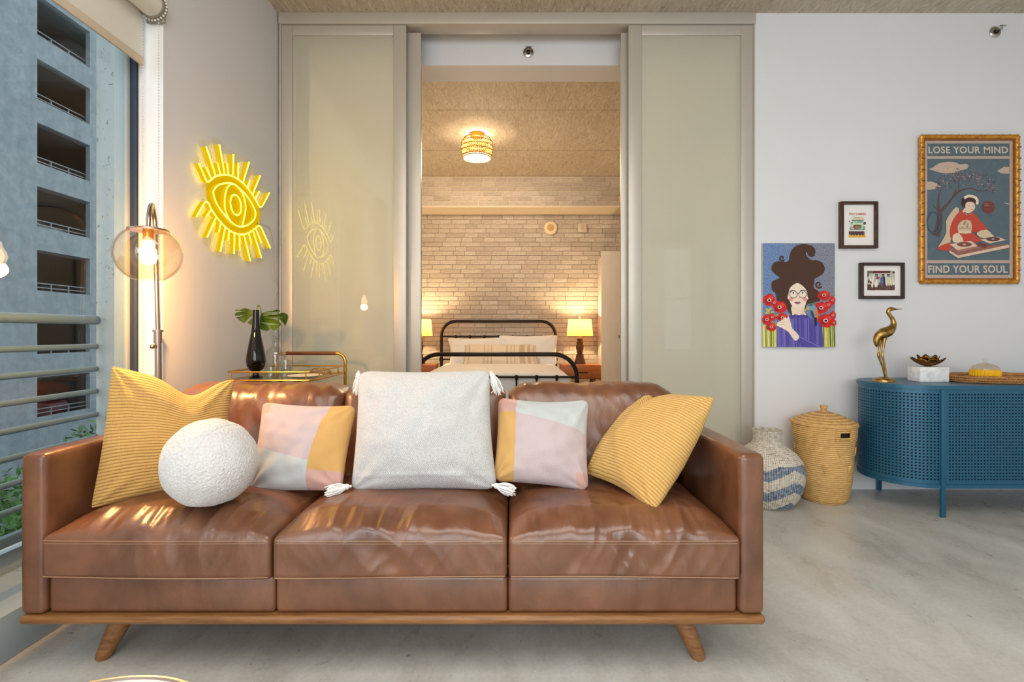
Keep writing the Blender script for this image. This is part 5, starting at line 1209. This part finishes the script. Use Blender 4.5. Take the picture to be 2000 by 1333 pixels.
P.poly((226, 208, 176), [(430, 470), (735, 470), (725, 530), (440, 530)]); P.line((120, 110, 100), [(490, 465), (570, 478), (670, 468)], 12, 3)
P.poly((104, 108, 102), [(435, 530), (728, 530), (715, 552), (445, 552)]); P.poly((142, 178, 158), [(440, 552), (715, 552), (690, 610), (455, 615)]); P.poly((176, 204, 190), [(455, 560), (570, 560), (565, 605), (460, 608)])
P.poly((72, 140, 84), [(415, 590), (460, 590), (470, 660), (415, 660)]); P.poly((196, 214, 178), [(420, 620), (740, 620), (760, 770), (400, 770)])
P.poly((124, 84, 70), [(475, 680), (510, 655), (640, 655), (670, 690), (650, 750), (500, 755)], 2); P.poly((188, 108, 84), [(520, 690), (560, 675), (590, 705), (540, 735)], 2); P.poly((108, 134, 112), [(590, 690), (650, 680), (640, 740), (580, 745)], 2)
P.ell((70, 80, 76), 745, 615, 34, 36); P.ell((90, 84, 90), 385, 570, 14, 18); P.ell((96, 100, 104), 425, 735, 32, 36); P.ell((206, 218, 222), 425, 735, 18, 20); P.ell((96, 100, 104), 728, 735, 32, 36); P.ell((206, 218, 222), 728, 735, 18, 20)
P.line((84, 82, 92), [(400, 772), (740, 772)], 14); P.poly((96, 70, 84), rect(370, 810, 740, 890)); P.poly((66, 50, 60), rect(410, 845, 690, 875)); P.poly((226, 178, 66), rect(370, 890, 760, 965))
for k in range(5): P.poly((78, 60, 66), [(400+k*66, 890), (466+k*66, 890), (433+k*66, 925)])
part('print', P.mb, P.mats, fr1)
fr2, (a0, a1, zt, zb) = framed('picture_frame', 'small landscape dark framed photo of surfboards at a shack', 1682, 513, 1768, 584, 0.019, 0.030, DKB, MATW)
def m2f(p): return (lerp(a0, a1, (p[0]-265)/1150), lerp(zt, zb, (p[1]-232)/930))
P = Print(m2f, YD-0.0143)
P.poly((196, 190, 178), rect(410, 385, 1245, 985)); P.poly((92, 64, 52), [(410, 800), (1245, 830), (1245, 985), (410, 985)]); P.poly((118, 92, 84), [(410, 385), (1130, 385), (1110, 455), (410, 470)]); P.poly((96, 36, 34), [(580, 395), (1115, 392), (1110, 445), (580, 450)])
for x in (650, 845, 1010): P.poly((48, 44, 40), rect(x, 490, x+85, 560)); P.poly((140, 150, 140), rect(x+5, 520, x+80, 540))
P.poly((60, 62, 64), [(1160, 400), (1245, 410), (1240, 480), (1180, 460)]); P.poly((52, 76, 60), [(410, 470), (470, 480), (450, 560), (410, 580)])
P.poly((158, 52, 68), [(650, 640), (720, 560), (810, 600), (740, 640)]); P.poly((86, 110, 150), [(790, 620), (860, 560), (900, 620), (880, 740), (800, 760)]); P.poly((40, 46, 66), [(880, 560), (950, 580), (960, 830), (900, 860)]); P.poly((112, 78, 112), rect(760, 750, 910, 850))
for k, (x, y, w_, h_, c, lean) in enumerate([(480, 520, 34, 330, (226, 226, 216), 70), (600, 500, 30, 380, (236, 226, 206), -50), (560, 700, 32, 210, (240, 232, 216), 0), (640, 720, 26, 180, (236, 236, 230), 20), (700, 650, 26, 250, (240, 232, 220), 0), (965, 490, 28, 380, (232, 224, 216), 40), (1040, 560, 26, 310, (224, 210, 170), 30), (1095, 580, 34, 280, (230, 218, 178), 50), (1180, 600, 30, 230, (232, 224, 204), 40), (500, 700, 30, 90, (150, 40, 36), 30), (460, 650, 26, 120, (56, 80, 66), -10)]):
    P.poly(c, [(x+w_*math.sin(2*PI*q/14)+lean*(0.5-0.5*math.cos(2*PI*q/14)), y+h_*(0.5-0.5*math.cos(2*PI*q/14))) for q in range(14)])
for k in range(26): x = rs.uniform(420, 1230); P.ell(rs.choice([(60, 40, 34), (140, 104, 84), (120, 80, 76), (166, 140, 116)]), x, rs.uniform(870, 970), rs.uniform(8, 22), rs.uniform(6, 12), 8)
part('print', P.mb, P.mats, fr2)
# --- poster in a bamboo frame
BAM = N('gilded_bamboo'); bv = BAM.coord(); bn = BAM.noise(bv, 30, 4)
BAM = BAM.done(BAM.bsdf(BAM.ramp(bn, [(0.3, lin((168, 100, 22))), (0.7, lin((222, 156, 48)))]), 0.26, 0.35, BAM.bump(bn, 0.1, 0.003)))
BD = 0.034; X0, X1, Zt, Zb = px(1803, YD-BD), px(1990.5, YD-BD), pz(266, YD-BD), pz(550, YD-BD)
pf = thing('framed_poster', 'large poster of a woman at turntables in a gold bamboo frame', 'poster', ((X0+X1)/2, YW, Zb))
fwb = 0.021
for (p0, p1) in (((X0, Zb), (X0, Zt)), ((X1, Zb), (X1, Zt)), ((X0, Zt), (X1, Zt)), ((X0, Zb), (X1, Zb))):
    m_ = MB(); L = math.hypot(p1[0]-p0[0], p1[1]-p0[1]); n = max(2, int(L/0.045)); pts = []; R = []
    for i in range(n*6+1):
        t = i/(n*6); ph = (i % 6)/6; nd = 1 if i % 6 == 0 else 0
        pts.append((lerp(p0[0], p1[0], t), YD-BD+0.014, lerp(p0[1], p1[1], t))); R.append(0.0145+(0.0026 if nd else (0.0004 if ph in (1/6, 5/6) else 0)) - (0.0012 if i % 6 == 1 else 0))
    m_.tube(pts, R, 12); part('bamboo_side', m_, BAM, pf, sharp=60)
m_ = MB()
for i in range(1, 13):
    for X in (X0, X1): z = lerp(Zb, Zt, i/13); m_.tube([(X, YD-BD-0.002, z-0.002), (X, YD-BD-0.002, z+0.002)], 0.010, 10)
part('bamboo_nodes', m_, plain('bamboo_node', (112, 62, 14), 0.4), pf)
for (a, b2, c, d) in ((X0+0.010, Zb+0.010, X0+0.022, Zt-0.010), (X1-0.022, Zb+0.010, X1-0.010, Zt-0.010), (X0+0.022, Zt-0.022, X1-0.022, Zt-0.010), (X0+0.022, Zb+0.010, X1-0.022, Zb+0.022)):
    m_ = MB(); m_.box((a, YD-BD+0.012, b2), (c, YW, d), 0.002); part('inner_frame', m_, m_wood('inner_frame_wood', (112, 62, 20), (160, 98, 36)) if 'ifw' not in MATS else MATS['ifw'], pf)
PX0, PX1, PZ1, PZ0 = X0+0.022, X1-0.022, Zt-0.022, Zb+0.022
def pm(p): t = (p[1]-88)/1145; return (lerp(PX0, PX1, (p[0]-130+25*t)/728), lerp(PZ1, PZ0, t))
def pmi(u, t): return (130-25*t+728*u, 88+1145*t)
P = Print(pm, YD-0.0143)
PAPER = (206, 178, 158)
b = N('aged_blue_print'); v_ = b.coord(); n_ = b.noise(v_, 26, 5, 0.7, 0.6); f_ = b.noise(v_, 240, 2)
PBL = b.done(b.bsdf(b.mix(b.math('MULTIPLY', f_, 0.35), b.ramp(n_, [(0.3, lin((58, 92, 108))), (0.7, lin((86, 112, 124)))]), lin((112, 116, 116))), 0.7))
P.poly(PAPER, [pmi(0, 0), pmi(1, 0), pmi(1, 1), pmi(0, 1)])
def pr_(u0, t0, u1, t1): return [pmi(u0, t0), pmi(u1, t0), pmi(u1, t1), pmi(u0, t1)]
P.poly(PAPER, pr_(0.035, 0.02, 0.965, 0.112), mat=PBL); P.poly(PAPER, pr_(0.035, 0.132, 0.965, 0.868), mat=PBL); P.poly(PAPER, pr_(0.035, 0.890, 0.965, 0.975), mat=PBL)
P.text((226, 206, 186), 'LOSE YOUR MIND', 164, 136, 818, 193, 0.022); P.text((226, 206, 186), 'FIND YOUR SOUL', 140, 1125, 792, 1188, 0.022)
CLD = (214, 186, 164)
P.poly(CLD, [(168, 325), (200, 310), (240, 280), (310, 264), (380, 268), (420, 285), (470, 280), (490, 300), (470, 325), (420, 335), (370, 355), (280, 358), (220, 342)], 3)
P.poly(CLD, [(725, 342), (750, 325), (780, 306), (825, 306), (825, 362), (770, 362)]); P.poly(CLD, [(134, 430), (180, 428), (230, 445), (262, 468), (230, 485), (180, 495), (128, 495)])
TRK = (84, 52, 52)
P.line(TRK, [(205, 880), (235, 800), (245, 720), (240, 670)], (70, 34), 5); P.line(TRK, [(240, 690), (290, 640), (345, 570), (385, 490)], (30, 8), 5); P.line(TRK, [(238, 670), (235, 600), (245, 530), (270, 480)], (22, 5), 5)
P.line(TRK, [(370, 530), (430, 500), (500, 485), (570, 505), (640, 500), (680, 450)], (14, 5), 5); P.line(TRK, [(240, 670), (210, 650), (190, 620)], (16, 4), 3); P.line(TRK, [(350, 560), (400, 520), (410, 430), (430, 380)], (12, 4), 4); P.line(TRK, [(300, 620), (340, 600)], 6)
rs = random.Random(21)
for k in range(230):
    x = rs.uniform(215, 700); yc = 480-110*math.sin((x-215)/485*PI)*0.9; y = yc+rs.gauss(0, 34)
    if y > 555 or (430 < x < 560 and y > 520): continue
    P.ell(rs.choice([(176, 126, 126), (120, 70, 72), (150, 112, 120), (60, 58, 74), (196, 150, 140)]), x, y, rs.uniform(3, 7), n=6)
P.ring((54, 84, 98), 190, 770, 58, 92, 12)
P.ell((126, 58, 50), 642, 642, 52, 52); P.ell((164, 96, 80), 628, 622, 22, 14); P.line((92, 40, 36), [(594, 645), (692, 650)], 5); P.line((92, 40, 36), [(600, 620), (686, 618)], 4); P.line((92, 40, 36), [(606, 672), (680, 676)], 4)
KI = (220, 194, 162); RED = (206, 66, 42)
P.poly(KI, [(380, 640), (400, 690), (330, 800), (330, 900), (300, 960), (215, 985), (250, 930), (290, 850), (290, 760), (330, 690)], 2)
P.poly(RED, [(205, 985), (320, 935), (330, 985), (285, 1005)], 2)
P.poly(RED, [(400, 680), (440, 665), (520, 690), (560, 745), (630, 830), (560, 850), (500, 850), (570, 910), (560, 930), (420, 950), (335, 920), (318, 840), (345, 750)], 2)
P.poly(KI, [(390, 790), (430, 752), (490, 755), (500, 820), (480, 860), (410, 860), (385, 830)], 2); P.line((150, 128, 96), [(392, 820), (490, 820)], 5); P.line((236, 214, 182), [(390, 850), (495, 850)], 16)
for k in range(9): P.ell((164, 140, 104), rs.uniform(405, 480), rs.uniform(765, 812), 7, n=8)
P.poly((232, 208, 182), [(425, 680), (445, 650), (490, 665), (500, 700), (460, 705)]); P.line((60, 44, 60), [(440, 685), (470, 700), (500, 690)], 8)
P.poly((72, 40, 40), [(425, 620), (430, 565), (470, 538), (530, 545), (552, 590), (540, 625), (520, 600), (470, 600), (445, 640)], 3)
P.poly((234, 208, 180), [(450, 630), (470, 600), (520, 605), (530, 650), (500, 682), (465, 672)], 3); P.line((236, 218, 196), [(442, 568), (480, 550), (530, 560), (550, 590), (545, 620)], 22, 3)
P.line((110, 50, 50), [(478, 632), (492, 634)], 4); P.line((110, 50, 50), [(508, 634), (520, 632)], 4); P.line((190, 70, 60), [(496, 662), (508, 661)], 5)
P.poly((232, 206, 178), [(350, 870), (395, 860), (430, 930), (350, 935), (340, 900)], 2); P.poly(KI, [(540, 855), (620, 828), (665, 870), (680, 890), (600, 900), (560, 890)], 2)
DK = (226, 196, 170)
P.poly((150, 98, 86), [(310, 985), (800, 950), (800, 985), (380, 1065), (310, 1010)]); P.poly(DK, [(310, 1000), (380, 1045), (800, 955), (805, 978), (380, 1066), (312, 1020)])
P.poly(DK, [(315, 950), (490, 922), (545, 965), (375, 1000)]); P.poly(DK, [(565, 912), (710, 888), (780, 915), (640, 945)]); P.ell((130, 74, 68), 435, 952, 62, 20); P.ell((214, 180, 156), 435, 952, 14, 6); P.ell((96, 62, 66), 672, 908, 58, 18); P.ell((214, 180, 156), 672, 908, 12, 5)
P.poly((176, 120, 104), [(375, 1000), (545, 965), (548, 978), (380, 1018)]); P.poly((120, 60, 58), [(560, 935), (640, 960), (600, 985), (545, 960)])
P.poly((214, 206, 196), [(770, 605), (800, 612), (822, 616), (796, 620)])
part('poster_print', P.mb, P.mats, pf)
m_ = MB(); m_.smooth = False; m_.box((PX0, YD-0.0195, PZ0), (PX1, YD-0.0175, PZ1)); part('glass_pane', m_, clear_glass('picture_glass', (0.98, 0.98, 0.98), 0.035, 0.4), pf)
